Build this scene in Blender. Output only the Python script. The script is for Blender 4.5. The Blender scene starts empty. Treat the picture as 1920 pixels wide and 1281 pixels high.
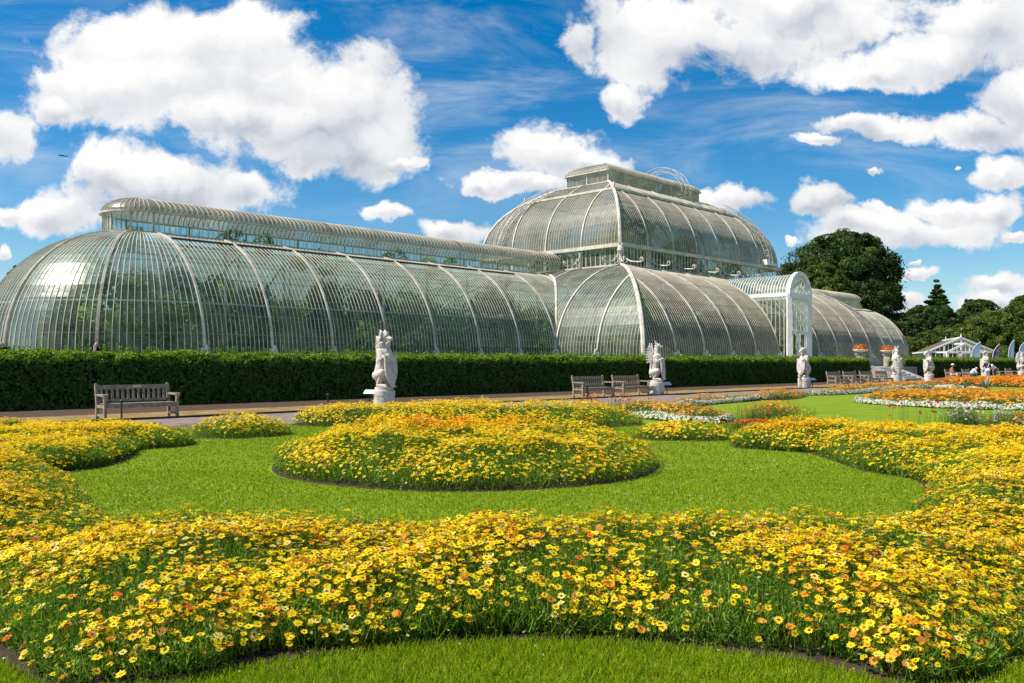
import bpy, bmesh, math, random
import numpy as np
from mathutils import Vector, Matrix, Quaternion
random.seed(7); rng = np.random.default_rng(11)
R = math.radians
sc = bpy.context.scene
col = sc.collection
# ------------------------------------------------------------------ camera
cd = bpy.data.cameras.new('camera'); cam = bpy.data.objects.new('camera', cd); col.objects.link(cam)
EYE = 1.5; F = 1625.0; HOR = 680.0
cam.location = (0, 0, EYE); cam.rotation_euler = (R(90), 0, 0)
cd.sensor_width = 36; cd.lens = F/1920*36; cd.shift_y = (HOR-640.5)/1920
cd.clip_start = 0.1; cd.clip_end = 4000
sc.camera = cam
sc.view_settings.view_transform = 'Standard'; sc.view_settings.look = 'None'
sc.view_settings.exposure = 0.55; sc.view_settings.gamma = 1; sc.view_settings.use_curve_mapping = False
sc.cycles.transparent_max_bounces = 14; sc.cycles.max_bounces = 6
# ------------------------------------------------------------------ sun + sky
SUN_AZ = math.atan2(-0.95, -0.20); SUN_EL = R(52)
sd = Vector((math.sin(SUN_AZ)*math.cos(SUN_EL), math.cos(SUN_AZ)*math.cos(SUN_EL), math.sin(SUN_EL)))
sl = bpy.data.lights.new('sun', 'SUN'); sl.energy = 5.0; sl.angle = R(0.5); sl.color = (1, .93, .80)
so = bpy.data.objects.new('sun', sl); so.rotation_euler = sd.to_track_quat('Z', 'Y').to_euler(); so.location = (-30, 0, 60); col.objects.link(so)

class NG:
    """tiny node-graph helper"""
    def __init__(s, tree): s.t = tree; s.n = tree.nodes; s.l = tree.links
    def node(s, typ, **kw):
        n = s.n.new(typ)
        for k, v in kw.items(): setattr(n, k, v)
        return n
    def put(s, sock, v):
        if isinstance(v, bpy.types.NodeSocket): s.l.new(v, sock)
        elif v is not None: sock.default_value = v
    def math(s, op, a, b=None, c=None, clamp=False):
        n = s.node('ShaderNodeMath', operation=op, use_clamp=clamp)
        for i, v in enumerate((a, b, c)): s.put(n.inputs[i], v)
        return n.outputs[0]
    def vmath(s, op, a, b=None, out=0):
        n = s.node('ShaderNodeVectorMath', operation=op)
        s.put(n.inputs[0], a)
        if b is not None: s.put(n.inputs[1], b)
        return n.outputs[out]
    def noise(s, vec, scale, detail=4, rough=.5, dist=0, out=0):
        n = s.node('ShaderNodeTexNoise'); s.put(n.inputs['Vector'], vec)
        n.inputs['Scale'].default_value = scale; n.inputs['Detail'].default_value = detail
        n.inputs['Roughness'].default_value = rough; n.inputs['Distortion'].default_value = dist
        return n.outputs[out]
    def mix(s, f, a, b, mode='MIX'):
        n = s.node('ShaderNodeMix', data_type='RGBA', blend_type=mode)
        s.put(n.inputs[0], f); s.put(n.inputs[6], a); s.put(n.inputs[7], b)
        return n.outputs[2]
    def ramp(s, f, stops, interp='LINEAR'):
        n = s.node('ShaderNodeValToRGB'); n.color_ramp.interpolation = interp
        e = n.color_ramp.elements
        while len(e) < len(stops): e.new(.5)
        for x, (p, c) in zip(e, stops): x.position = p; x.color = (*c, 1) if len(c) == 3 else c
        s.put(n.inputs[0], f); return n.outputs[0]
    def maprange(s, v, a, b, c=0, d=1, smooth=True):
        n = s.node('ShaderNodeMapRange', interpolation_type='SMOOTHSTEP' if smooth else 'LINEAR')
        s.put(n.inputs[0], v)
        for i, x in zip((1, 2, 3, 4), (a, b, c, d)): n.inputs[i].default_value = x
        return n.outputs[0]
    def comb(s, x, y, z):
        n = s.node('ShaderNodeCombineXYZ')
        for i, v in enumerate((x, y, z)): s.put(n.inputs[i], v)
        return n.outputs[0]

w = bpy.data.worlds.new('World'); sc.world = w; w.use_nodes = True
w.node_tree.nodes.clear(); g = NG(w.node_tree)
out = g.node('ShaderNodeOutputWorld')
sky = g.node('ShaderNodeTexSky', sky_type='NISHITA'); sky.sun_disc = False
sky.sun_elevation = SUN_EL; sky.sun_rotation = SUN_AZ; sky.air_density = 1.0; sky.dust_density = .35; sky.ozone_density = 3.0
hs = g.node('ShaderNodeHueSaturation'); hs.inputs['Saturation'].default_value = 1.50; hs.inputs['Value'].default_value = 1.0; hs.inputs['Hue'].default_value = .497
g.l.new(sky.outputs[0], hs.inputs['Color'])
tc = g.node('ShaderNodeTexCoord'); sp = g.node('ShaderNodeSeparateXYZ'); g.l.new(tc.outputs['Generated'], sp.inputs[0])
ay = g.math('MAXIMUM', g.math('ABSOLUTE', sp.outputs[1]), .12)
ca = g.math('DIVIDE', sp.outputs[0], ay); cb = g.math('DIVIDE', sp.outputs[2], ay)
P0 = g.comb(ca, cb, 0.0)
wob = g.vmath('MULTIPLY', g.vmath('SUBTRACT', g.noise(P0, 9, 5, .6, out=1), (.5, .5, .5)), (.075, .055, 0))
wob2 = g.vmath('MULTIPLY', g.vmath('SUBTRACT', g.noise(P0, 30, 4, .6, out=1), (.5, .5, .5)), (.030, .024, 0))
P1 = g.vmath('ADD', g.vmath('ADD', P0, wob), wob2)
BL = [(300,100,230,105),(130,165,90,75),(250,170,150,70),(480,165,190,115),(650,205,140,115),(690,290,95,65),(560,245,120,55),(420,215,150,40),(760,300,40,16),(100,205,40,26),(430,70,150,75),(590,290,60,40),
      (310,350,210,72),(190,310,85,60),(90,405,75,42),(470,355,65,42),(20,395,30,22),(15,245,55,55),(0,470,22,16),
      (722,404,52,22),(840,437,85,26),(1030,288,115,52),(890,350,42,18),(970,343,130,24),(1110,305,62,24),
      (1250,60,190,85),(1400,80,165,85),(1480,10,260,60),(1600,60,90,50),(1165,185,42,38),(1085,85,40,42),
      (1740,115,190,52),(1860,60,130,85),(1640,140,90,32),(1840,240,110,36),(1910,190,80,66),(1630,240,110,26),(1540,270,50,14),
      (1532,380,62,27),(1375,377,72,26),(1300,360,40,18),(1690,435,185,40),(1610,420,80,28),(1770,395,70,30),(1860,395,70,36),(1875,322,60,32),(1640,395,40,16),
      (1715,522,44,15),(1643,318,17,8),(1715,499,18,6),(1885,533,72,22),(1870,568,64,20),(1690,575,55,14),(1905,450,25,10),(1480,458,18,9),(1780,300,12,6)]
fld = None; shd = None
for (x, y, rx, ry) in BL:
    c = ((x-960)/F, (HOR-y)/F, 0); s_ = (F/(rx*1.0), F/(ry*1.0), 0)
    dv = g.vmath('MULTIPLY', g.vmath('SUBTRACT', P1, c), s_)
    f = g.math('SUBTRACT', 1.0, g.vmath('LENGTH', dv, out=1))
    sep = g.node('ShaderNodeSeparateXYZ'); g.l.new(dv, sep.inputs[0])
    fm = g.math('MAXIMUM', f, 0.0)
    wgt = g.math('MULTIPLY', fm, sep.outputs[1])
    fld = f if fld is None else g.math('SMOOTH_MAX', fld, f, .06)
    shd = wgt if shd is None else g.math('ADD', shd, wgt)
n1 = g.noise(P0, 10, 10, .64, .25)
n4 = g.noise(P1, 6.5, 5, .5)
n2 = g.noise(g.vmath('ADD', P1, (-.016, .026, 0)), 6.5, 5, .5)
fn = g.math('ADD', fld, g.math('MULTIPLY', g.math('SUBTRACT', n1, .47), 2.5))
mask = g.maprange(fn, -.10, .36)
# thin high wisps
ws = g.noise(g.vmath('MULTIPLY', g.vmath('ADD', P0, (0.1, .3, 0)), (1.6, 6.5, 1)), 2.4, 8, .62, .6)
wm = g.math('MULTIPLY', g.maprange(ws, .42, .78), .50)
wl = g.maprange(cb, .10, .30)
wm = g.math('MULTIPLY', wm, wl)
mask = g.math('MAXIMUM', mask, wm)
relief = g.math('MULTIPLY', g.math('SUBTRACT', n2, n4), 2.6)
n3 = g.noise(P0, 5.0, 5, .55)
br = g.math('ADD', g.math('ADD', g.math('MULTIPLY', shd, 1.35), g.math('MULTIPLY', g.math('SUBTRACT', n3, .5), 1.0)), g.math('SUBTRACT', .68, relief), clamp=True)
ccol = g.ramp(br, [(0, (.50, .55, .64)), (.45, (.80, .82, .86)), (1, (1.08, 1.07, 1.05))])
b1 = g.node('ShaderNodeBackground'); g.l.new(hs.outputs[0], b1.inputs[0]); b1.inputs[1].default_value = .088
b2 = g.node('ShaderNodeBackground'); g.l.new(ccol, b2.inputs[0]); b2.inputs[1].default_value = .66
mx = g.node('ShaderNodeMixShader'); g.l.new(mask, mx.inputs[0]); g.l.new(b1.outputs[0], mx.inputs[1]); g.l.new(b2.outputs[0], mx.inputs[2])
g.l.new(mx.outputs[0], out.inputs[0])
w.cycles.sampling_method = 'MANUAL'; w.cycles.sample_map_resolution = 512

# ------------------------------------------------------------------ tags / builders
def tag(o, label=None, cat=None, group=None, kind=None):
    if label: o['label'] = label
    if cat: o['category'] = cat
    if group: o['group'] = group
    if kind: o['kind'] = kind
    return o
def empty(name, loc=(0, 0, 0), rz=0, label=None, cat=None, group=None):
    o = bpy.data.objects.new(name, None); col.objects.link(o); o.location = loc; o.rotation_euler = (0, 0, rz)
    o.empty_display_size = .2
    return tag(o, label, cat, group)
def link(name, me, mats, parent=None, smooth=False):
    if not isinstance(mats, (list, tuple)): mats = [mats]
    for m in mats: me.materials.append(m)
    o = bpy.data.objects.new(name, me); col.objects.link(o)
    if parent: o.parent = parent
    if smooth: me.polygons.foreach_set('use_smooth', np.ones(len(me.polygons), bool))
    return o
def copy_tree(o, parent=None):
    c = o.copy(); col.objects.link(c)
    if parent: c.parent = parent
    for ch in [x for x in CH.get(o.name, [])]:
        copy_tree(ch, c)
    return c
CH = {}
def reg():
    CH.clear()
    for o in bpy.data.objects:
        if o.parent: CH.setdefault(o.parent.name, []).append(o)

class MB:
    def __init__(s): s.v = []; s.f = []; s.m = []; s.c = []
    def add(s, vs, fs, mi=0, c=None):
        n = len(s.v); s.v += [tuple(v) for v in vs]
        for f in fs: s.f.append(tuple(n+i for i in f)); s.m.append(mi); s.c.append(c or .5)
    def box(s, x0, x1, y0, y1, z0, z1, mi=0, M=None):
        vs = [Vector((x, y, z)) for z in (z0, z1) for y in (y0, y1) for x in (x0, x1)]
        if M is not None: vs = [M @ v for v in vs]
        s.add(vs, [(0, 2, 3, 1), (4, 5, 7, 6), (0, 1, 5, 4), (2, 6, 7, 3), (0, 4, 6, 2), (1, 3, 7, 5)], mi)
    def beam(s, p, q, wx, wz, mi=0, up=(0, 0, 1)):
        p = Vector(p); q = Vector(q); d = (q-p)
        if d.length < 1e-6: return
        d.normalize(); sd_ = d.cross(Vector(up))
        if sd_.length < 1e-4: sd_ = d.cross(Vector((1, 0, 0)))
        sd_.normalize(); u = sd_.cross(d).normalized()
        vs = []
        for e in (p, q):
            for a, b in ((-1, -1), (1, -1), (1, 1), (-1, 1)): vs.append(e+sd_*a*wx/2+u*b*wz/2)
        s.add(vs, [(0, 1, 5, 4), (1, 2, 6, 5), (2, 3, 7, 6), (3, 0, 4, 7), (0, 3, 2, 1), (4, 5, 6, 7)], mi)
    def tube(s, pts, r, n=6, mi=0, cap=True):
        pts = [Vector(p) for p in pts]; N = len(pts)
        rs = r if isinstance(r, (list, tuple)) else [r]*N
        base = len(s.v); prev = None
        for i, p in enumerate(pts):
            d = (pts[min(i+1, N-1)]-pts[max(i-1, 0)]).normalized()
            if prev is None:
                a = d.cross(Vector((0, 0, 1)))
                if a.length < .05: a = d.cross(Vector((1, 0, 0)))
            else: a = prev - d*prev.dot(d)
            a.normalize(); prev = a; b = d.cross(a)
            for k in range(n):
                t = 2*math.pi*k/n; s.v.append(tuple(p+(a*math.cos(t)+b*math.sin(t))*rs[i]))
        for i in range(N-1):
            for k in range(n):
                s.f.append((base+i*n+k, base+i*n+(k+1) % n, base+(i+1)*n+(k+1) % n, base+(i+1)*n+k)); s.m.append(mi); s.c.append(.5)
        if cap:
            s.f.append(tuple(base+k for k in reversed(range(n)))); s.m.append(mi); s.c.append(.5)
            s.f.append(tuple(base+(N-1)*n+k for k in range(n))); s.m.append(mi); s.c.append(.5)
    def lathe(s, prof, n=20, o=(0, 0, 0), mi=0):
        base = len(s.v)
        for r, z in prof:
            for k in range(n):
                t = 2*math.pi*k/n; s.v.append((o[0]+r*math.cos(t), o[1]+r*math.sin(t), o[2]+z))
        for i in range(len(prof)-1):
            for k in range(n):
                s.f.append((base+i*n+k, base+i*n+(k+1) % n, base+(i+1)*n+(k+1) % n, base+(i+1)*n+k)); s.m.append(mi); s.c.append(.5)
        s.f.append(tuple(base+k for k in reversed(range(n)))); s.m.append(mi); s.c.append(.5)
        s.f.append(tuple(base+(len(prof)-1)*n+k for k in range(n))); s.m.append(mi); s.c.append(.5)
    def build(s, name, mats, parent=None, smooth=False, tone=False):
        me = bpy.data.meshes.new(name); me.from_pydata(s.v, [], s.f)
        me.polygons.foreach_set('material_index', s.m)
        if tone:
            a = me.attributes.new('tone', 'FLOAT', 'FACE'); a.data.foreach_set('value', s.c)
        me.update()
        return link(name, me, mats, parent, smooth)

def np_mesh(name, V, k, colr, mats, parent=None):
    """V (n,3) with n divisible by k; every k verts form one face; colr (n,3)"""
    V = np.asarray(V, np.float32); n = len(V); nf = n//k
    me = bpy.data.meshes.new(name); me.vertices.add(n); me.vertices.foreach_set('co', V.ravel())
    me.loops.add(n); me.loops.foreach_set('vertex_index', np.arange(n, dtype=np.int32))
    me.polygons.add(nf); me.polygons.foreach_set('loop_start', np.arange(0, n, k, dtype=np.int32))
    me.polygons.foreach_set('loop_total', np.full(nf, k, np.int32))
    a = me.attributes.new('Col', 'FLOAT_COLOR', 'POINT')
    c4 = np.ones((n, 4), np.float32); c4[:, :3] = colr; a.data.foreach_set('color', c4.ravel())
    me.update(); me.validate()
    return link(name, me, mats, parent)

# ------------------------------------------------------------------ materials
def new_mat(name):
    m = bpy.data.materials.new(name); m.use_nodes = True; m.node_tree.nodes.clear(); return m, NG(m.node_tree)
def pmat(name, c1, c2=None, scale=4, rough=.6, bump=.0, bscale=30, metal=0, coord='Object', spec=.4, lo=.35, hi=.65, detail=6):
    m, g = new_mat(name); o = g.node('ShaderNodeOutputMaterial'); b = g.node('ShaderNodeBsdfPrincipled')
    t = g.node('ShaderNodeTexCoord').outputs[coord]
    c2 = c2 or tuple(x*.8 for x in c1)
    c = g.mix(g.maprange(g.noise(t, scale, detail, .6), lo, hi), (*c1, 1), (*c2, 1))
    g.l.new(c, b.inputs['Base Color']); b.inputs['Roughness'].default_value = rough; b.inputs['Metallic'].default_value = metal
    b.inputs['Specular IOR Level'].default_value = spec
    if bump:
        bn = g.node('ShaderNodeBump'); bn.inputs['Strength'].default_value = bump; bn.inputs['Distance'].default_value = .02
        g.l.new(g.noise(t, bscale, 6, .6), bn.inputs['Height']); g.l.new(bn.outputs[0], b.inputs['Normal'])
    g.l.new(b.outputs[0], o.inputs[0]); return m
def leafmat(name, trans=.35, rough=.55, gain=1.0, gloss=.06):
    m, g = new_mat(name); o = g.node('ShaderNodeOutputMaterial')
    a = g.node('ShaderNodeAttribute', attribute_name='Col').outputs[0]
    d = g.node('ShaderNodeBsdfDiffuse'); t = g.node('ShaderNodeBsdfTranslucent'); gl = g.node('ShaderNodeBsdfGlossy')
    g.l.new(a, d.inputs[0]); g.l.new(a, t.inputs[0]); gl.inputs[1].default_value = rough; gl.inputs[0].default_value = (.8, .8, .8, 1)
    m1 = g.node('ShaderNodeMixShader'); m1.inputs[0].default_value = trans
    g.l.new(d.outputs[0], m1.inputs[1]); g.l.new(t.outputs[0], m1.inputs[2])
    m2 = g.node('ShaderNodeMixShader'); m2.inputs[0].default_value = gloss
    g.l.new(m1.outputs[0], m2.inputs[1]); g.l.new(gl.outputs[0], m2.inputs[2]); g.l.new(m2.outputs[0], o.inputs[0]); return m
M = {}
M['leaf'] = leafmat('leaf', .42, .5, 1, .02)
M['petal'] = leafmat('petal', .38, .6, 1, .02)
M['grassb'] = leafmat('grass_blade', .40, .5, 1, .0)
M['paint'] = pmat('weathered_white_paint', (.64, .60, .53), (.44, .40, .33), 1.2, .5, .15, 20)
M['bar'] = pmat('glazing_bar_paint', (.62, .56, .46), (.42, .37, .29), .6, .6)
M['lap'] = pmat('pane_overlap', (.16, .19, .15), (.26, .27, .22), .8, .6)
M['white'] = pmat('clean_white_paint', (.82, .82, .80), (.70, .70, .68), 2, .45)
M['stone'] = pmat('portland_stone', (.60, .56, .51), (.30, .27, .24), 4.5, .85, .9, 28, lo=.42, hi=.78)
M['wood'] = pmat('weathered_teak', (.36, .295, .22), (.19, .15, .11), 9, .8, .4, 60)
M['black'] = pmat('black_iron', (.012, .012, .013), (.03, .03, .03), 5, .4)
M['soil'] = pmat('soil', (.030, .019, .012), (.055, .036, .022), 8, .95, 1, 40)
M['plinth'] = pmat('stone_plinth', (.40, .36, .30), (.27, .24, .20), 1.5, .8, .3, 10)
M['trunk'] = pmat('bark', (.10, .075, .05), (.05, .04, .03), 6, .9, .6, 12)
M['brass'] = pmat('brass_plate', (.65, .56, .33), (.5, .42, .25), 30, .35, metal=.3)
M['terrace'] = pmat('terrace_gravel', (.36, .31, .25), (.28, .24, .19), 3, .95)
M['indoor'] = pmat('indoor_floor', (.10, .10, .075), (.05, .06, .035), 1, .9)

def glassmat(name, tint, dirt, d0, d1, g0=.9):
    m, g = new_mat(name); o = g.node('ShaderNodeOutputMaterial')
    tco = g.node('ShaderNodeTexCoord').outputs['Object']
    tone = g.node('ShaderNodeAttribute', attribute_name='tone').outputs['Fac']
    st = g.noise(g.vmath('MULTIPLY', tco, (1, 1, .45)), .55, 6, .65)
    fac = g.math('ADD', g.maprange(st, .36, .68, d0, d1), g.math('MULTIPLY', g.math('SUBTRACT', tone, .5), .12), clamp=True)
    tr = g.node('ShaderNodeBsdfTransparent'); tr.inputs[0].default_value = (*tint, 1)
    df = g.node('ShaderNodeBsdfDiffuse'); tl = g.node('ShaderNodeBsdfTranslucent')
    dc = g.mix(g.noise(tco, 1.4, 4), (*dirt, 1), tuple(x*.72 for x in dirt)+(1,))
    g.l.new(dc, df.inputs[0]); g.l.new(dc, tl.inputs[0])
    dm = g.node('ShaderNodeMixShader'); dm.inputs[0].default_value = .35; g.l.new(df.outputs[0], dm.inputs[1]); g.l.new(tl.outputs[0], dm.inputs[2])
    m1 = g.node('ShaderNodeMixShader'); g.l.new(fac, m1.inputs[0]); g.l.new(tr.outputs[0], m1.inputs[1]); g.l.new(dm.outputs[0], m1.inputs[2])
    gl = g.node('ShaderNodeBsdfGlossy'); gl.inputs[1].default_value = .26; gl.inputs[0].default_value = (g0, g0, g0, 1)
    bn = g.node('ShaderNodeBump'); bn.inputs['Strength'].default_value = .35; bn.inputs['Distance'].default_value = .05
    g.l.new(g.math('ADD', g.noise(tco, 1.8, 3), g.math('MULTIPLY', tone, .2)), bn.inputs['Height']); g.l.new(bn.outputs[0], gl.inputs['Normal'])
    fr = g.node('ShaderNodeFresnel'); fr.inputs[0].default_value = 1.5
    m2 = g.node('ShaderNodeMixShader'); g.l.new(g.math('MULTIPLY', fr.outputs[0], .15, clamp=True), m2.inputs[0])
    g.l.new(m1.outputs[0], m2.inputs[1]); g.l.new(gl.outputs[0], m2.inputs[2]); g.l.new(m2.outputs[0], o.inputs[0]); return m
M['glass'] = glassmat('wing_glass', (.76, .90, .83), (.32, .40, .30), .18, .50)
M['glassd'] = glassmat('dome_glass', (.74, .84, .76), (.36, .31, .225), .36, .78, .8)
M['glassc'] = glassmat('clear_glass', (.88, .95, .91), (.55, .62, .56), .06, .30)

# lawn: fine mottled grass + faint mowing
def lawnmat():
    m, g = new_mat('lawn'); o = g.node('ShaderNodeOutputMaterial'); b = g.node('ShaderNodeBsdfPrincipled')
    t = g.node('ShaderNodeTexCoord').outputs['Object']
    a = g.mix(g.maprange(g.noise(t, 1.1, 6, .6), .3, .7), (.175, .265, .006, 1), (.255, .325, .008, 1))
    a = g.mix(g.maprange(g.noise(t, 90, 3, .7), .35, .7, 0, .6), a, (.045, .12, .008, 1))
    a = g.mix(g.maprange(g.noise(t, .35, 3, .6), .55, .75, 0, .35), a, (.21, .24, .03, 1))
    sp_ = g.node('ShaderNodeSeparateXYZ'); g.l.new(g.vmath('ADD', t, g.vmath('MULTIPLY', g.noise(t, .8, 2, out=1), (.25, .25, 0))), sp_.inputs[0])
    sn = g.math('SINE', g.math('MULTIPLY', g.math('ADD', g.math('MULTIPLY', sp_.outputs[0], .45), sp_.outputs[1]), 5.2))
    a = g.mix(g.maprange(sn, -.5, .5, 0, .34), a, (.13, .21, .01, 1))
    a = g.mix(g.maprange(g.noise(t, 2.6, 5, .7), .60, .78, 0, .4), a, (.26, .25, .06, 1))
    g.l.new(a, b.inputs['Base Color']); b.inputs['Roughness'].default_value = .9; b.inputs['Specular IOR Level'].default_value = .15
    bn = g.node('ShaderNodeBump'); bn.inputs['Strength'].default_value = .6; bn.inputs['Distance'].default_value = .03
    g.l.new(g.noise(t, 70, 4, .7), bn.inputs['Height']); g.l.new(bn.outputs[0], b.inputs['Normal'])
    g.l.new(b.outputs[0], o.inputs[0]); return m
M['lawn'] = lawnmat()
M['path'] = pmat('path_asphalt', (.24, .185, .155), (.17, .13, .11), 2, .9, .4, 80)
M['drygrass'] = pmat('dry_grass', (.32, .215, .07), (.17, .11, .035), 1.6, .95, .8, 50)
M['soil_shade'] = pmat('soil_hedge_shade', (.085, .045, .022), (.050, .026, .013), 3, .95, .8, 30)  # soil brown darkened, the hedge's shade is put into this colour
M['kerb'] = pmat('kerb', (.06, .045, .04), (.03, .025, .02), 3, .9)

# ------------------------------------------------------------------ building coordinates
UX, UY = .6993, .7147
def B(u, d, z): return Vector((UX*u-UY*d, UY*u+UX*d, z))
BANG = math.atan2(UY, UX)
def on(x, d, z=0):      # point on the line at perpendicular distance d seen in direction x
    t = (x-960)/F; Y = d/(UX-UY*t); return Vector((t*Y, Y, z))
def gp(x, y): Y = EYE*F/(y-HOR); return Vector(((x-960)/F*Y, Y, 0))

# ------------------------------------------------------------------ noise + polygons
def lattice(seed):
    r = np.random.default_rng(seed); T = r.random((64, 64))
    def f(x, y):
        x0 = np.floor(x).astype(int); y0 = np.floor(y).astype(int); fx = x-x0; fy = y-y0
        fx = fx*fx*(3-2*fx); fy = fy*fy*(3-2*fy); a = x0 & 63; b = y0 & 63; c = (x0+1) & 63; d = (y0+1) & 63
        return (T[a, b]*(1-fx)+T[c, b]*fx)*(1-fy)+(T[a, d]*(1-fx)+T[c, d]*fx)*fy
    return f
N1 = lattice(1); N2 = lattice(2); N3 = lattice(3)
def spline(P, per=8):
    P = [np.array(p, float) for p in P]; n = len(P); o = []
    for i in range(n):
        a, b, c, d = P[i-1], P[i], P[(i+1) % n], P[(i+2) % n]
        for k in range(per):
            t = k/per; o.append(.5*((2*b)+(c-a)*t+(2*a-5*b+4*c-d)*t*t+(3*b-a-3*c+d)*t**3))
    return np.array(o)
def inside(poly, x, y):
    r = np.zeros(len(x), bool); n = len(poly)
    for i in range(n):
        x0, y0 = poly[i-1]; x1, y1 = poly[i]
        if y0 == y1: continue
        c = ((y0 > y) != (y1 > y)) & (x < (x1-x0)*(y-y0)/(y1-y0)+x0); r ^= c
    return r
def edgedist(poly, x, y):
    best = np.full(len(x), 1e9); nx = np.zeros(len(x)); ny = np.zeros(len(x)); n = len(poly)
    for i in range(n):
        x0, y0 = poly[i-1]; x1, y1 = poly[i]; dx, dy = x1-x0, y1-y0; L = dx*dx+dy*dy+1e-9
        t = np.clip(((x-x0)*dx+(y-y0)*dy)/L, 0, 1); ex = x0+t*dx-x; ey = y0+t*dy-y; d = np.hypot(ex, ey)
        m = d < best; best[m] = d[m]; nx[m] = (ex/(d+1e-6))[m]; ny[m] = (ey/(d+1e-6))[m]
    return best, nx, ny
def scatter(poly, dens_fn, maxd, vis=True):
    """rejection sampled points in polygon; dens_fn(x,y)->per m2"""
    x0, y0 = poly.min(0); x1, y1 = poly.max(0); A = (x1-x0)*(y1-y0); n = int(A*maxd)
    x = rng.uniform(x0, x1, n); y = rng.uniform(y0, y1, n)
    k = rng.random(n)*maxd < dens_fn(x, y)
    if vis: k &= (np.abs(x) < y*.66+1.0)
    x = x[k]; y = y[k]; k = inside(poly, x, y); return x[k], y[k]
def frames(nrm, spin):
    n = nrm/np.linalg.norm(nrm, axis=1, keepdims=True)
    r = np.where(np.abs(n[:, 2:3]) > .9, np.array([[1., 0, 0]]), np.array([[0, 0, 1.]]))
    a = np.cross(n, r); a /= np.linalg.norm(a, axis=1, keepdims=True); b = np.cross(n, a)
    c, s = np.cos(spin)[:, None], np.sin(spin)[:, None]
    return a*c+b*s, -a*s+b*c, n

def daisies(P, nrm, rad, petc, basec, cenc, npet):
    """flat list of quads; P(n,3)"""
    n = len(P); a, b, nn = frames(nrm, rng.uniform(0, 6.28, n)); V = []; C = []
    r = rad[:, None]
    for k in range(npet):
        th = 2*math.pi*k/npet; hw = 2*math.pi/npet*.56
        L = r*(rng.uniform(.86, 1.08, n))[:, None]; up = rng.uniform(-.05, .22, n)[:, None]
        def pt(t, rr, h): return P+(a*math.cos(t)+b*math.sin(t))*rr+nn*h
        q = np.stack([pt(th, r*.14, 0), pt(th-hw, L*.68, up*r*.6), pt(th, L, up*r), pt(th+hw, L*.68, up*r*.6)], 1)
        V.append(q); c = np.stack([basec, petc*.95, petc, petc*.95], 1); C.append(c)
    # centre
    for k in range(2):
        q = np.stack([P+(a*math.cos(t)+b*math.sin(t))*r*.30+nn*r*.10 for t in (math.pi*k, math.pi*k+1.05, math.pi*k+2.1, math.pi*k+math.pi)], 1)
        V.append(q); C.append(np.repeat(cenc[:, None], 4, 1))
    return np.concatenate(V).reshape(-1, 3), np.concatenate(C).reshape(-1, 3)
def blades(P, h, wd, lean, c0, c1):
    """one tapered quad each"""
    n = len(P); th = rng.uniform(0, 6.28, n); s = np.stack([np.cos(th), np.sin(th), np.zeros(n)], 1)*wd[:, None]/2
    ph = rng.uniform(0, 6.28, n); tip = P+np.stack([np.cos(ph)*lean, np.sin(ph)*lean, h], 1)
    V = np.stack([P-s, P+s, tip+s*.35, tip-s*.35], 1)
    C = np.stack([c0, c0, c1, c1], 1); return V.reshape(-1, 3), C.reshape(-1, 3)
def leafquads(P, nrm, L, W, colr):
    n = len(P); a, b, nn = frames(nrm, rng.uniform(0, 6.28, n)); L = L[:, None]; W = W[:, None]
    V = np.stack([P-a*L, P-b*W, P+a*L, P+b*W], 1); C = np.repeat(colr[:, None], 4, 1)
    return V.reshape(-1, 3), C.reshape(-1, 3)
def pick(cols, wts, n, jit=.12):
    c = np.array(cols)[rng.choice(len(cols), n, p=np.array(wts)/sum(wts))]
    return c*(1+rng.normal(0, jit, (n, 1)))
def poly_sheet(name, poly, z, mat, label=None, cat=None, kind='structure'):
    bm = bmesh.new(); vs = [bm.verts.new((x, y, z)) for x, y in poly]; f = bm.faces.new(vs)
    if f.normal.z < 0: f.normal_flip()
    bmesh.ops.triangulate(bm, faces=bm.faces[:])
    me = bpy.data.meshes.new(name); bm.to_mesh(me); bm.free()
    o = link(name, me, mat); tag(o, label, cat, kind=kind); return o

# ------------------------------------------------------------------ ground
def strip(name, u0, u1, d0, d1, z, mat, label, n=1):
    m = MB(); m.add([B(u0, d0, z), B(u1, d0, z), B(u1, d1, z), B(u0, d1, z)], [(0, 1, 2, 3)])
    return tag(m.build(name, mat), label, name.replace('_', ' '), kind='structure')
m = MB(); m.add([(-1500, -300, 0), (1500, -300, 0), (1500, 2500, 0), (-1500, 2500, 0)], [(0, 1, 2, 3)])
tag(m.build('ground', M['lawn']), 'bright green mown lawn running between the flower beds', 'lawn', kind='structure')
strip('path', -40, 200, 18.9, 22.8, .004, M['path'], 'grey asphalt path passing in front of the benches')
strip('dry_grass_verge', -40, 200, 22.9, 25.9, .008, M['drygrass'], 'strip of dry yellow grass behind the benches')
strip('shaded_soil_strip', -40, 200, 25.9, 33.5, .004, M['soil_shade'], 'dark brown soil with hedge shade painted in at the foot of the hedge')  # dark sheet stands in for the shade in front of the hedge
m = MB()
for d in (22.85,):
    m.box(-40, 200, d-.05, d+.05, 0, .06, M=Matrix.Rotation(BANG, 4, 'Z'))
tag(m.build('path_edging', M['kerb']), 'low dark edging along far side of grey path', 'edging', kind='structure')
m = MB(); Rz = Matrix.Rotation(BANG, 4, 'Z')
m.box(-20, 175, 32.6, 105, .05, 1.1, M=Rz)
tag(m.build('terrace', M['terrace']), 'raised gravel terrace carrying the glasshouse', 'terrace', kind='structure')

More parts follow.
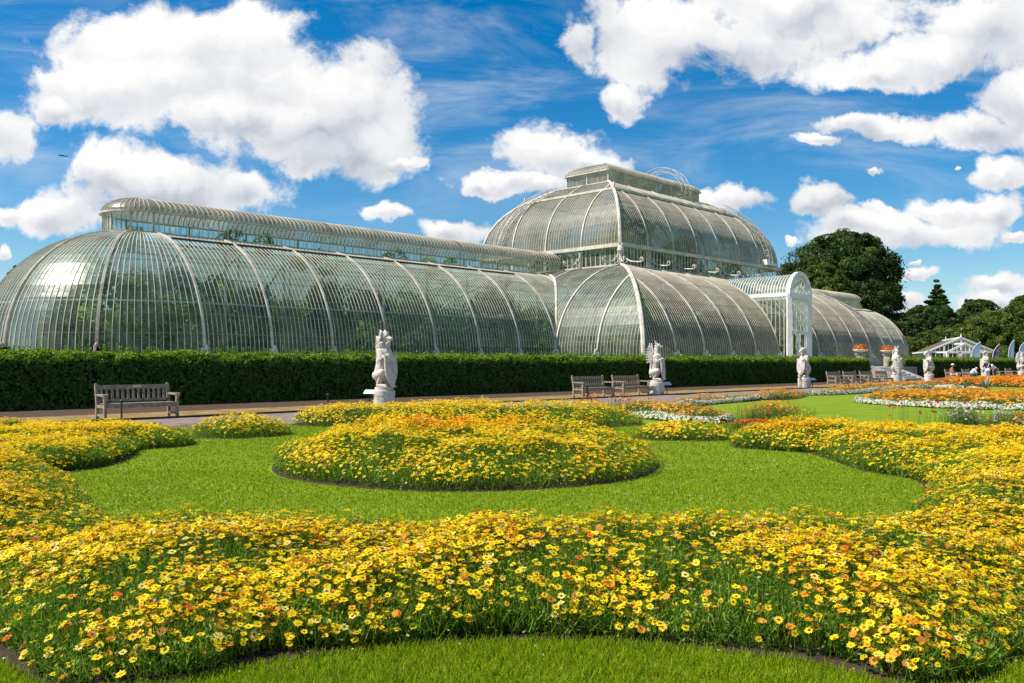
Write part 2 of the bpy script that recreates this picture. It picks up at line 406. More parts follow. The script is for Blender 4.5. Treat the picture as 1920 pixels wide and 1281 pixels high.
# ------------------------------------------------------------------ glasshouse
D = 56.4; D0 = 38.6; CU = 76.9; Z0 = 2.0; U0 = 53.6; U1 = 2*CU-U0; WU = 23.2; WW = 9.0
GH = empty('glasshouse', B(CU, D, 1.1), 0, 'long curved Victorian iron and glass palm house behind the hedge', 'glasshouse')
GI = Matrix.Translation(-GH.location)
ZW = 9.64; OW = 6.9; ZC = 10.24; OC = 8.7; NL = 14
def prof(o1, z0, z1, th, n=NL):
    A = o1/(1-math.cos(th)); b = (z1-z0)/math.sin(th)
    return [(A*(1-math.cos(th*i/n)), z0+b*math.sin(th*i/n)) for i in range(n+1)]
PW = prof(OW, Z0, ZW, R(84)); PC = prof(OC, Z0, ZC, R(78))
def off_at(P, z):
    if z <= P[0][1]: return P[0][0]
    for (o0, a), (o1, b) in zip(P, P[1:]):
        if z <= b: return o0+(o1-o0)*(z-a)/(b-a)
    return P[-1][0]
DP = []   # dome profile
for i in range(11):
    t = R(58)*i/10; DP.append((7*(1-math.cos(t)), 12.2+6.85*math.sin(t)))
DP += [(4.4, 18.75), (5.4, 19.3), (6.35, 19.6)]
def mir(s): return (lambda u: u) if s > 0 else (lambda u: 2*CU-u)

def wpoint(P): return P-GH.location
def barstrip(mb, pts, nrm, side, wd, hh, mi):
    n = len(pts); vs = []
    for p, q in zip(pts, nrm):
        vs += [p-side*wd/2-q*.01, p-side*wd/2+q*hh, p+side*wd/2+q*hh, p+side*wd/2-q*.01]
    fs = []
    for i in range(n-1):
        a = 4*i; b = a+4
        fs += [(a, a+1, b+1, b), (a+1, a+2, b+2, b+1), (a+2, a+3, b+3, b+2)]
    fs += [(0, 3, 2, 1), (4*n-4, 4*n-3, 4*n-2, 4*n-1)]
    mb.add(vs, fs, mi)
def clip_line(PR, a, aL, aR, P):
    """points of profile line at station a where aL<=a<=aR (continuous range)"""
    pts = []; prev = None
    for i, (o, z) in enumerate(PR):
        ok = min(a-aL(o, z), aR(o, z)-a)
        if prev is not None and (prev[0] >= -1e-6) != (ok >= -1e-6):
            t = prev[0]/(prev[0]-ok) if prev[0] != ok else 0
            oo = prev[1]+(o-prev[1])*t; zz = prev[2]+(z-prev[2])*t; pts.append((oo, zz))
        if ok >= -1e-6: pts.append((o, z))
        prev = (ok, o, z)
    return [P(a, o, z) for o, z in pts]
def patch(edges, PR, P, aL, aR, nb, mat, ribw=.135, ribs=True, name='glazing', hlines=(), skip=None, rib_end=(True, True), foot=True, barw=.032, outward=None, labels=None):
    """glass bays with glazing bars (one part each) and one part per rib"""
    eps = 1e-4
    def nrm(a, pts):
        c = P(a, PR[-1][0]+6, Z0)   # rough inside point
        res = []
        for i, p in enumerate(pts):
            d = (pts[min(i+1, len(pts)-1)]-pts[max(i-1, 0)])
            s = side(a)
            n_ = d.cross(s)
            if n_.length < 1e-6: n_ = Vector((0, 0, 1))
            n_.normalize()
            if n_.dot(p-c) < 0: n_ = -n_
            res.append(n_)
        return res
    def side(a): return (P(a+.05, PR[0][0], PR[0][1])-P(a-.05, PR[0][0], PR[0][1])).normalized()
    for j in range(len(edges)-1):
        e0, e1 = edges[j], edges[j+1]; mb = MB()
        n = nb if isinstance(nb, int) else nb[j]
        for k in range(n):
            s0 = e0+(e1-e0)*k/n; s1 = e0+(e1-e0)*(k+1)/n
            for i in range(len(PR)-1):
                if skip and skip(j, PR[i][1]): continue
                q = []
                for (o, z), (sa, sb) in ((PR[i], (s0, s1)), (PR[i+1], (s0, s1))):
                    l, r = aL(o, z), aR(o, z)
                    q.append((min(max(sa, l), r), min(max(sb, l), r), o, z))
                if q[0][1]-q[0][0] < eps and q[1][1]-q[1][0] < eps: continue
                v = [P(q[0][0], q[0][2], q[0][3]), P(q[0][1], q[0][2], q[0][3]), P(q[1][1], q[1][2], q[1][3]), P(q[1][0], q[1][2], q[1][3])]
                if q[0][1]-q[0][0] < eps: v = [v[0], v[2], v[3]]
                elif q[1][1]-q[1][0] < eps: v = [v[0], v[1], v[2]]
                v = [wpoint(x) for x in v]
                mb.add(v, [tuple(range(len(v)))], 0, random.random())
            if k:
                PRs = [p for p in PR if not (skip and skip(j, p[1]))]
                pts = clip_line(PRs, s0, aL, aR, P)
                if len(pts) > 1: barstrip(mb, [wpoint(p) for p in pts], nrm(s0, pts), side(s0), barw, .03, 1)
        for hz in hlines:
            if skip and skip(j, hz): continue
            o = off_at(PR, hz); l = max(e0, aL(o, hz)); r = min(e1, aR(o, hz))
            if r-l < .05: continue
            st = 6; sub = [l+(r-l)*i/st for i in range(st+1)]
            for a, b in zip(sub, sub[1:]): mb.beam(wpoint(P(a, o, hz)), wpoint(P(b, o, hz)), .022, .03, 2)
        if mb.f: mb.build(name, [mat, M['bar'], M['lap']], GH, tone=True)
    if ribs:
        for j, e in enumerate(edges):
            if (j == 0 and not rib_end[0]) or (j == len(edges)-1 and not rib_end[1]): continue
            PRs = PR if not (skip and (skip(j, 3) or False) and (skip(j-1, 3))) else PR
            pts = clip_line(PRs, e, aL, aR, P)
            if len(pts) < 2: continue
            mb = MB(); N_ = nrm(e, pts); s = side(e)
            barstrip(mb, [wpoint(p) for p in pts], N_, s, ribw, .10, 0)
            if foot and abs(pts[0].z-Z0) < .01:
                p = wpoint(pts[0]); o_ = N_[0]; o_.z = 0; o_.normalize()
                # cast iron scroll foot
                mb.tube([p+o_*.10+Vector((0, 0, .55)), p+o_*.28+Vector((0, 0, .42)), p+o_*.34+Vector((0, 0, .2)), p+o_*.48+Vector((0, 0, .05)), p+o_*.62+Vector((0, 0, .12))], [.08, .11, .10, .09, .07], 6)
                mb.beam(p+o_*.15+Vector((0, 0, -.25)), p+o_*.15+Vector((0, 0, .35)), .34, .42)
            mb.build('rib', M['paint'], GH)
def ribline(pts, wd, hh, name='rib', mat='paint', side=None):
    mb = MB(); pts = [wpoint(p) for p in pts]; 
    mb.tube(pts, wd/2, 6); return mb.build(name, M[mat], GH)

HL = [3.15, 4.3, 5.45, 6.5, 7.45, 8.3]
inf = lambda o, z: 1e6
ninf = lambda o, z: -1e6
for s in (1, -1):
    U = mir(s)
    for side_, nb in ((1, 15), (-1, 7)):
        P = (lambda a, o, z, U=U, k=side_: B(U(a), D-k*(WW-o), z))
        if s < 0 and side_ > 0: nb = 13
        e = [WU+(U0-WU)*i/7 for i in range(8)]
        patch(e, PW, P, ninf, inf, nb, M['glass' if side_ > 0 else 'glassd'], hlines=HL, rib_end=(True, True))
        # valley bay
        aR = lambda o, z: U0+off_at(PC, z)
        patch([U0, U0+4.3, U0+8.7], PW, P, lambda o, z: U0, aR, 15 if side_ > 0 else 6, M['glass'], rib_end=(False, False), hlines=HL)
        # dark vent line just under the lantern
        mb = MB(); oz = off_at(PW, 9.05)
        for i in range(7): mb.beam(wpoint(P(e[i]+.12, oz, 9.13)), wpoint(P(e[i+1]-.12, oz, 9.13)), .07, .12)
        mb.build('vent_rail', M['trunk'], GH)
        # valley gutter
        pts = [P(U0+off_at(PC, z)-.0, o, z) for o, z in PW]
        ribline([p+Vector((0, 0, .06)) for p in pts], .26, .1, 'valley_gutter')
    # apse
    Pa = (lambda a, o, z, U=U: B(U(WU-(WW-o)*math.sin(a)), D-(WW-o)*math.cos(a), z))
    def apse_patch(U=U, s=s):
        e = [R(36)*i for i in range(6)]
        # side() uses +-0.05 rad: fine
        patch(e, PW, Pa, ninf, inf, 15, M['glass'], hlines=HL, rib_end=(False, False), barw=.038)
    apse_patch()
    # gallery rail inside, stadium line
    mb = MB()
    gpts = [B(U(U0-1), D-WW+1.2, 5.0)]+[B(U(WU-(WW-1.2)*math.sin(R(9)*i)), D-(WW-1.2)*math.cos(R(9)*i), 5.0) for i in range(21)]+[B(U(U0-1), D+WW-1.2, 5.0)]
    for a, b in zip(gpts, gpts[1:]): mb.beam(wpoint(a), wpoint(b), .3, .10)
    mb.build('gallery_rail', M['white'], GH)
    # plinth + lantern of the wing
    LW = 2.1; LE = 10.96
    vp = [(0, ZW), (0, LE)]
    cl = U0+8.6
    e = [WU+(cl-WU)*i/9 for i in range(10)]
    for k in (1, -1):
        P = (lambda a, o, z, U=U, k=k: B(U(a), D-k*(LW-o), z))
        patch(e, vp, P, ninf, inf, 12 if k > 0 else 6, M['glassc'], ribw=.10, foot=False, name='lantern_window', barw=.03, rib_end=(True, False))
        RP = [((LW+.18)*(1-math.cos(R(9)*i)), LE+.05+1.05*math.sin(R(9)*i)) for i in range(11)]
        P2 = (lambda a, o, z, U=U, k=k: B(U(a), D-k*(LW+.18-o), z))
        patch([WU, WU+13, WU+26, cl], RP, P2, ninf, inf, 36, M['glassd'], ribs=False, name='lantern_roof', barw=.06)
    Pl = (lambda a, o, z, U=U: B(U(WU-(LW-o)*math.sin(a)), D-(LW-o)*math.cos(a), z))
    patch([R(36)*i for i in range(6)], vp, Pl, ninf, inf, 4, M['glassc'], ribw=.12, foot=False, name='lantern_window', barw=.03)
    Pl2 = (lambda a, o, z, U=U: B(U(WU-(LW+.18-o)*math.sin(a)), D-(LW+.18-o)*math.cos(a), z))
    patch([0, R(60), R(120), R(180)], RP, Pl2, ninf, inf, 8, M['glassd'], ribs=False, name='lantern_roof', barw=.04)
    mb = MB()
    for zz, r_, hh in ((ZW, LW+.12, .16), (LE, LW+.2, .10)):
        pts = [B(U(cl), D-r_, zz)]+[B(U(WU-r_*math.sin(R(12)*i)), D-r_*math.cos(R(12)*i), zz) for i in range(16)]+[B(U(cl), D+r_, zz)]
        for a, b in zip(pts, pts[1:]): mb.beam(wpoint(a), wpoint(b), .2, hh)
    mb.build('lantern_cornice', M['paint'], GH)
    # hip ribs of the apse (5 bays): ribs at each 36 deg
    for i in range(1, 5):
        pts = [Pa(R(36)*i, o, z) for o, z in PW]
        mb = MB(); N_ = []
        rad = (Pa(R(36)*i, 0, 0)-Pa(R(36)*i, 3, 0)).normalized(); tan = rad.cross(Vector((0, 0, 1)))
        for q in range(len(pts)):
            d = pts[min(q+1, len(pts)-1)]-pts[max(q-1, 0)]; n_ = d.cross(tan).normalized()
            if n_.dot(rad+Vector((0, 0, .5))) < 0: n_ = -n_
            N_.append(n_)
        barstrip(mb, [wpoint(p) for p in pts], N_, tan, .15, .10, 0)
        p = wpoint(pts[0])
        mb.tube([p+rad*.10+Vector((0, 0, .55)), p+rad*.28+Vector((0, 0, .42)), p+rad*.34+Vector((0, 0, .2)), p+rad*.48+Vector((0, 0, .05)), p+rad*.62+Vector((0, 0, .12))], [.08, .11, .10, .09, .07], 6)
        mb.beam(p+rad*.15+Vector((0, 0, -.25)), p+rad*.15+Vector((0, 0, .35)), .34, .42)
        mb.build('rib', M['paint'], GH)
    # centre block, end faces (left / right)
    for k in (1, -1):
        P = (lambda a, o, z, U=U, k=k: B(U(U0+o), D-k*(D-a) if False else (a if k > 0 else 2*D-a), z))
        aL = lambda o, z: D0+o
        aR = lambda o, z: (D-WW+off_at(PW, z)) if z < ZW else D-LW
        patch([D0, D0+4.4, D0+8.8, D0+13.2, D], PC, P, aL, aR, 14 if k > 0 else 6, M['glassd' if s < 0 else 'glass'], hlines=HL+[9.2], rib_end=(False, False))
        # hip rib
        ribline([B(U(U0+o), (D0+o) if k > 0 else 2*D-D0-o, z+.03) for o, z in PC], .34, .1, 'hip_rib')
# centre block, long faces
BW = (U1-U0)/11
for k in (1, -1):
    P = (lambda a, o, z, k=k: B(a, (D0+o) if k > 0 else 2*D-D0-o, z))
    aL = lambda o, z: U0+o
    aR = lambda o, z: U1-o
    sk = (lambda j, z: j == 5 and z < 9.3) if k > 0 else None
    patch([U0+BW*i for i in range(12)], PC, P, aL, aR, 13 if k > 0 else 6, M['glassd'], hlines=HL+[9.2], rib_end=(False, False), skip=sk)
# clerestory, cornice, dome
A0 = 62.3; A1 = 2*CU-A0; ZD = 12.05
vc = [(0, ZC), (0, 11.9)]
for k in (1, -1):
    P = (lambda a, o, z, k=k: B(a, D-k*(WW-o), z))
    patch([A0+(A1-A0)*i/7 for i in range(8)], vc, P, ninf, inf, 8, M['glassc'], ribw=.34, foot=False, name='clerestory_window', barw=.07)
    P = (lambda a, o, z, k=k: B(CU-k*((CU-A0)-o), D+a, z))
    patch([-9, -4.5, 0, 4.5, 9], vc, P, ninf, inf, 8, M['glassc'], ribw=.30, foot=False, name='clerestory_window', barw=.07, rib_end=(False, False))
mb = MB()
for h, e_, zc in ((.34, .22, 12.05), (.18, .10, ZC)):
    c = [B(A0-e_, D-WW-e_, zc), B(A1+e_, D-WW-e_, zc), B(A1+e_, D+WW+e_, zc), B(A0-e_, D+WW+e_, zc)]
    for i in range(4):
        a, b = wpoint(c[i]), wpoint(c[(i+1) % 4]); mb.beam(a, b, .42, h-.004*i)
mb.build('cornice', M['paint'], GH)
for k in (1, -1):
    P = (lambda a, o, z, k=k: B(a, D-k*(WW-o), z))
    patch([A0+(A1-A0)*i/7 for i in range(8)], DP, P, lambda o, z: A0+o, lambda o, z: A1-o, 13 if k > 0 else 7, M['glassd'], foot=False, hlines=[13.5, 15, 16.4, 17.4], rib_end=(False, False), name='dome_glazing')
    P = (lambda a, o, z, k=k: B(CU-k*((CU-A0)-o), D+a, z))
    patch([-9, -4.5, 0, 4.5, 9], DP, P, lambda o, z: -9+o, lambda o, z: 9-o, 14 if k > 0 else 7, M['glassd'], foot=False, hlines=[13.5, 15, 16.4, 17.4], rib_end=(False, False), name='dome_glazing')
    for q in (1, -1):
        ribline([B(CU-k*((CU-A0)-o), D-q*(WW-o), z+.03) for o, z in DP], .30, .1, 'hip_rib')
mb = MB()   # ring gutter with posts half way up the dome
o, z = DP[10]
c = [B(A0+o-.1, D-WW+o-.1, z+.05), B(A1-o+.1, D-WW+o-.1, z+.05), B(A1-o+.1, D+WW-o+.1, z+.05), B(A0+o-.1, D+WW-o+.1, z+.05)]
for i in range(4): mb.beam(wpoint(c[i]), wpoint(c[(i+1) % 4]), .22, .22-.004*i)
for p in c: mb.tube([wpoint(p)+Vector((0, 0, -.1)), wpoint(p)+Vector((0, 0, .45)), wpoint(p)+Vector((0, 0, .6))], [.13, .13, .03], 6)
mb.build('roof_gutter', M['paint'], GH)
# top lantern
TW = WW-6.35; TA = A0+6.35; TB = A1-6.35; TE = 20.75
vt = [(0, 19.55), (0, TE)]
RP = [((TW+.2)*.98*(1-math.cos(R(9)*i)), TE+.06+1.15*math.sin(R(9)*i)) for i in range(11)]
for k in (1, -1):
    P = (lambda a, o, z, k=k: B(a, D-k*(TW-o), z))
    patch([TA+(TB-TA)*i/6 for i in range(7)], vt, P, ninf, inf, 5, M['glassd'], ribw=.12, foot=False, name='lantern_window', barw=.04)
    P = (lambda a, o, z, k=k: B(a, D-k*(TW+.2-o), z))
    patch([TA-.2, TB+.2], RP, P, lambda o, z: TA-.2+o, lambda o, z: TB+.2-o, 60, M['glassd'], ribs=False, name='lantern_roof', barw=.05)
    P = (lambda a, o, z, k=k: B(CU-k*((CU-TA)-o), D+a, z))
    patch([-TW, 0, TW], vt, P, ninf, inf, 4, M['glassd'], ribw=.12, foot=False, name='lantern_window', barw=.032, rib_end=(False, False))
    P = (lambda a, o, z, k=k: B(CU-k*((CU-TA)+.2-o), D+a, z))
    patch([-TW-.2, TW+.2], RP, P, lambda o, z: -TW-.2+o, lambda o, z: TW+.2-o, 18, M['glassd'], ribs=False, name='lantern_roof', barw=.05)
mb = MB()
for e_, zz, hh in ((.12, 19.55, .2), (.22, TE+.02, .12)):
    c = [B(TA-e_, D-TW-e_, zz), B(TB+e_, D-TW-e_, zz), B(TB+e_, D+TW+e_, zz), B(TA-e_, D+TW+e_, zz)]
    for i in range(4): mb.beam(wpoint(c[i]), wpoint(c[(i+1) % 4]), .2, hh-.004*i)
mb.build('lantern_cornice', M['paint'], GH)
# scroll brackets at the clerestory
def bracket(p, o_):
    mb = MB(); p = wpoint(p); z = Vector((0, 0, 1))
    pts = []
    for i in range(10):
        t = i/9; pts.append(p+o_*(.12+2.1*t**2.0)+z*(1.35*(1-t)**2.0+.12))
    end = pts[-1]
    for i in range(7):
        a = R(-90+50*i); r_ = .22*(1-i*.09); pts.append(end+o_*(math.cos(a)*r_)+z*(math.sin(a)*r_+.22))
    mb.tube(pts, .065, 6)
    mb.tube([p+o_*.1+z*.1, p+o_*.1+z*1.5], [.07, .13], 6)
    for i in range(8):
        a0 = R(45*i)
        mb.beam(p+o_*(.48+math.cos(a0)*.26)+z*(.42+math.sin(a0)*.26), p+o_*(.48+math.cos(a0+R(45))*.26)+z*(.42+math.sin(a0+R(45))*.26), .06, .06)
    mb.build('scroll_bracket', M['paint'], GH)
fo = B(0, -1, 0); le = B(-1, 0, 0); ri = -le
for i in range(8): bracket(B(A0+(A1-A0)*i/7, D-WW-.1, ZC), fo)
for a in (-9, -4.5): bracket(B(A0-.1, D+a, ZC), le)
bracket(B(A0-.05, D-WW-.05, ZC), (fo+le).normalized())
mb = MB(); p = wpoint(B(A0-.25, D-WW-.25, 0)); mb.lathe([(.16, 10.3), (.16, 11.2), (.34, 11.5), (.30, 11.7), (.2, 12.0)], 12, (p.x, p.y, 0-GH.location.z+GH.location.z)); 
for i, v in enumerate(mb.v): mb.v[i] = (v[0], v[1], v[2]-GH.location.z)
mb.build('corner_urn', M['paint'], GH)
# curved maintenance ladders
def ladder(fn, n, s, w_=.42, hoop=True):
    mb = MB(); L = [fn(i/n)+s*w_ for i in range(n+1)]; Rr = [fn(i/n)-s*w_ for i in range(n+1)]
    nr = []
    for i in range(n+1):
        d = fn(min(i+1, n)/n)-fn(max(i-1, 0)/n); q = d.cross(s).normalized()
        if q.z < 0: q = -q
        nr.append(q)
    Lo = [wpoint(p+q*.25) for p, q in zip(L, nr)]; Ro = [wpoint(p+q*.25) for p, q in zip(Rr, nr)]
    Lh = [wpoint(p+q*.72) for p, q in zip(L, nr)]; Rh = [wpoint(p+q*.72) for p, q in zip(Rr, nr)]
    for a in (Lo, Ro, Lh, Rh): mb.tube(a, .032, 4)
    for i in range(0, n+1):
        mb.tube([Lo[i], Ro[i]], .02, 4)
        if i % 2 == 0:
            mb.tube([Lo[i], Lh[i]], .022, 4); mb.tube([Ro[i], Rh[i]], .022, 4)
            if i+2 <= n: mb.tube([Lo[i], Lh[i+2]], .018, 4)
    mb.build('roof_ladder', M['paint'], GH)
def along(PR, P):
    L = [0]
    for a, b in zip(PR, PR[1:]): L.append(L[-1]+math.dist(a, b))
    def f(t):
        x = t*L[-1]
        for i in range(len(PR)-1):
            if x <= L[i+1]+1e-6:
                k = (x-L[i])/(L[i+1]-L[i]); return P(PR[i][0]+(PR[i+1][0]-PR[i][0])*k, PR[i][1]+(PR[i+1][1]-PR[i][1])*k)
        return P(*PR[-1])
    return f
ladder(along(DP[:12], lambda o, z: B(A0+o, D+6.3-o*.72, z)), 30, B(0, 1, 0), .32)
ladder(along(DP[:12], lambda o, z: B(A1-2.6-3.9*0-o*.45, D-WW+o, z)), 30, B(1, 0, 0), .32)
ladder(lambda t: B(A1-2.6, D-WW-.25, 10.4+1.9*t), 8, B(1, 0, 0), .4)
mb = MB(); c_ = wpoint(B(A1-2.6, D-WW-.55, 12.35)); mb.box(-1.3, 1.3, -.35, .35, -.1, .1, M=Matrix.Translation(c_) @ Rz)
mb.box(-1.3, -.5, -.3, .3, .1, .5, M=Matrix.Translation(c_) @ Rz); mb.build('ladder_platform', M['white'], GH)
# arched walkway over the top lantern
def hoop(t):
    a = R(180)*t; return B(TB-3.6, D-(TW+.35)*math.cos(a), 19.9+2.75*math.sin(a))
ladder(hoop, 22, B(1, 0, 0), .45)
# porch
PD = 37.6; PU0 = U0+5*BW+.05; PU1 = U0+6*BW-.05; PE = 7.75; PB = 47.2; pr = (PU1-PU0)/2; pc = (PU0+PU1)/2
for k, a0 in ((0, PU0), (1, PU1)):
    P = (lambda a, o, z, a0=a0: B(a0, a, z))
    patch([PD, PD+4.7, PD+9.4], [(0, 1.7), (0, 3.1), (0, 4.6), (0, 6.1), (0, PE)], P, ninf, inf, 11, M['glassc'], ribs=False, name='porch_side_glazing', hlines=(3.1, 4.6, 6.1), barw=.06)
SR = [(R(15)*i) for i in range(13)]
mb = MB(); n = 32
for i in range(n):
    d0_, d1_ = PD+(PB-PD)*i/n, PD+(PB-PD)*(i+1)/n
    for a, b in zip(SR, SR[1:]):
        f = lambda t, d: wpoint(B(pc-pr*math.cos(t), d, PE+pr*.98*math.sin(t)))
        mb.add([f(a, d0_), f(b, d0_), f(b, d1_), f(a, d1_)], [(0, 1, 2, 3)], 0, random.random())
        if a == SR[0] or True: mb.beam(f(a, d0_), f(b, d0_), .05, .06, 1)
mb.build('porch_roof', [M['glassc'], M['white']], GH, tone=True)
mb = MB()
for a0, s_ in ((PU0, -1), (PU1, 1)):
    mb.beam(wpoint(B(a0, PD, PE+.05)), wpoint(B(a0, PB, PE+.05)), .16, .34)
    mb.beam(wpoint(B(a0, PD-.05, 1.1)), wpoint(B(a0, PD-.05, PE+.2)), .38, .38)
    mb.beam(wpoint(B(a0-s_*.42, PD-.02, 1.1)), wpoint(B(a0-s_*.42, PD-.02, PE-.2)), .10, .14)
mb.beam(wpoint(B(PU0, PD-.02, PE-.05)), wpoint(B(PU1, PD-.02, PE-.05)), .26, .55)
for rr, ww, dd in ((pr, .36, .40), (pr-.42, .12, .14), (.75, .10, .14)):
    for a, b in zip(SR, SR[1:]):
        mb.beam(wpoint(B(pc-rr*math.cos(a-.02), PD-.04, PE+rr*math.sin(a-.02))), wpoint(B(pc-rr*math.cos(b+.02), PD-.04, PE+rr*math.sin(b+.02))), dd, ww, up=B(0, 1, 0))
for i in range(1, 8):
    a = R(22.5)*i; mb.beam(wpoint(B(pc-.75*math.cos(a), PD-.02, PE+.75*math.sin(a))), wpoint(B(pc-(pr-.4)*math.cos(a), PD-.02, PE+(pr-.4)*math.sin(a))), .06, .06)
for i in range(-3, 4):
    mb.beam(wpoint(B(pc+i*.42, PD, 4.4 if abs(i) < 3 else 1.1)), wpoint(B(pc+i*.42, PD, PE-.3)), .05, .06)
mb.beam(wpoint(B(PU0+.4, PD, 4.4)), wpoint(B(PU1-.4, PD, 4.4)), .12, .14)
mb.build('porch_frame', M['white'], GH)
mb = MB()
vs = [wpoint(B(PU0+.2, PD+.03, 4.4)), wpoint(B(PU1-.2, PD+.03, 4.4)), wpoint(B(PU1-.2, PD+.03, PE)), wpoint(B(PU0+.2, PD+.03, PE))]
mb.add(vs, [(0, 1, 2, 3)])
arc = [wpoint(B(pc-(pr-.1)*math.cos(a), PD+.03, PE+.01+(pr-.1)*math.sin(a))) for a in SR]; mb.add(arc, [tuple(range(len(arc)))])
mb.build('fanlight', M['glassc'], GH, tone=True)
dr = MB()
for a, b in ((PU0+.45, pc-.04), (pc+.04, PU1-.45)):
    for x in (a, b-.12): dr.box(x, x+.12, PD-.03, PD+.05, 1.12-GH.location.z, 4.3-GH.location.z, M=GI @ Rz if False else Matrix.Translation((-GH.location.x, -GH.location.y, 0)) @ Rz)
    for z in (1.15, 2.1, 4.15): dr.box(a+.12, b-.12, PD-.03, PD+.05, z-GH.location.z, z+.14-GH.location.z, M=Matrix.Translation((-GH.location.x, -GH.location.y, 0)) @ Rz)
dr.build('porch_door', M['white'], GH)
# stone plinth + inner floor
def ring_path(off):
    pts = [(WU-(WW+off)*math.sin(R(12)*i), D-(WW+off)*math.cos(R(12)*i)) for i in range(16)]
    L = pts[::-1]        # back -> front
    q = L + [(U0-off, D-WW-off), (U0-off, D0-off), (U1+off, D0-off), (U1+off, D-WW-off)]
    q += [(2*CU-a, b) for a, b in pts] + [(U1+off, D+WW+off), (U1+off, 2*D-D0+off), (U0-off, 2*D-D0+off), (U0-off, D+WW+off)]
    return q
mb = MB(); a = ring_path(.45); b = ring_path(.12)
n = len(a); vs = [wpoint(B(u, d, 1.1)) for u, d in a]+[wpoint(B(u, d, Z0)) for u, d in a]+[wpoint(B(u, d, Z0)) for u, d in b]+[wpoint(B(u, d, 1.1)) for u, d in b]
fs = []
for i in range(n):
    j = (i+1) % n; fs += [(i, j, n+j, n+i), (n+i, n+j, 2*n+j, 2*n+i), (2*n+i, 2*n+j, 3*n+j, 3*n+i)]
mb.add(vs, fs); mb.build('plinth', M['plinth'], GH)
bm = bmesh.new(); f = bm.faces.new([bm.verts.new(wpoint(B(u, d, 1.16))) for u, d in ring_path(.0)]); bmesh.ops.triangulate(bm, faces=[f])
me = bpy.data.meshes.new('floor_slab'); bm.to_mesh(me); bm.free(); link('floor_slab', me, M['indoor'], GH)
# inner iron columns + stair glimpses
mb = MB()
for i in range(10):
    for k in (-1, 1):
        p = wpoint(B(WU+4.3*i, D+k*3.2, 0)); mb.tube([Vector((p.x, p.y, 1.2-GH.location.z)), Vector((p.x, p.y, 9.4-GH.location.z))], .11, 6)
mb.build('inner_columns', M['white'], GH)

# ------------------------------------------------------------------ plants inside the glasshouse
def foliage(centres, per, spread, size, cols, wts, flat=.3):
    Ps = []; Ns = []; S = []; C = []
    for (x, y, z, r, h) in centres:
        n = int(per*r*r); v = rng.normal(size=(n, 3)); v /= np.linalg.norm(v, axis=1, keepdims=True)
        rad = rng.uniform(.55, 1, n)**.5
        p = v*rad[:, None]*np.array([r, r, h])+np.array([x, y, z]); Ps.append(p)
        Ns.append(v+rng.normal(0, .5, (n, 3))+np.array([0, 0, flat])); C.append(pick(cols, wts, 1, .18)*np.ones((n, 1))*(1+rng.normal(0, .18, (n, 1))))
    P = np.concatenate(Ps); N = np.concatenate(Ns); C = np.concatenate(C); n = len(P)
    s = size*rng.uniform(.6, 1.4, n); return leafquads(P, N, s, s*.5, np.clip(C, .004, 1))
cen = []
def inp(u0, u1, dw, n, zlo, zhi, rr):
    for i in range(n):
        u = rng.uniform(u0, u1); d = D+rng.uniform(-dw, dw); z = rng.uniform(zlo, zhi); r = rng.uniform(*rr)
        
        if u < WU and math.hypot(u-WU, d-D) > 6.4: continue
        p = B(u, d, z); cen.append((p.x, p.y, z, r, r*rng.uniform(.7, 1.2)))
inp(17, 58, 6.6, 120, 1.8, 4.6, (.8, 1.6)); inp(19, 58, 4.6, 60, 4.5, 7.0, (.8, 1.5)); inp(22, 60, 1.0, 16, 8.5, 10.4, (.5, .9))
for i in range(46):
    u = rng.uniform(55.5, 62); d = rng.uniform(40.5, 48); z = rng.uniform(1.8, 2+ (u-54)*.8); p = B(u, d, z); cen.append((p.x, p.y, z, rng.uniform(.7, 1.3), 1.0))
inp(57, 96, 14.5, 110, 1.8, 6.5, (1, 2.1)); inp(66, 88, 6, 45, 6, 15.5, (1.3, 2.3)); inp(96, 132, 6, 45, 1.8, 5, (1, 1.8))
V, C = foliage(cen, 170, 1, .22, [(.14, .30, .04), (.26, .44, .05), (.07, .18, .03), (.42, .50, .10), (.04, .11, .04)], [3, 3, 3, 1.5, 2])
V2, C2 = blades(np.array([B(rng.uniform(17, 95), D+rng.uniform(-7, 7), 1.3) for _ in range(2500)]), rng.uniform(1, 5, 2500), rng.uniform(.05, .2, 2500), rng.uniform(.2, 1.2, 2500), pick([(.1, .16, .04)], [1], 2500), pick([(.14, .22, .05)], [1], 2500))
tag(np_mesh('tropical_foliage', np.concatenate([V, V2]), 4, np.concatenate([C, C2]), M['leaf']), 'dense green tropical foliage growing inside the glasshouse', 'plants', kind='stuff')

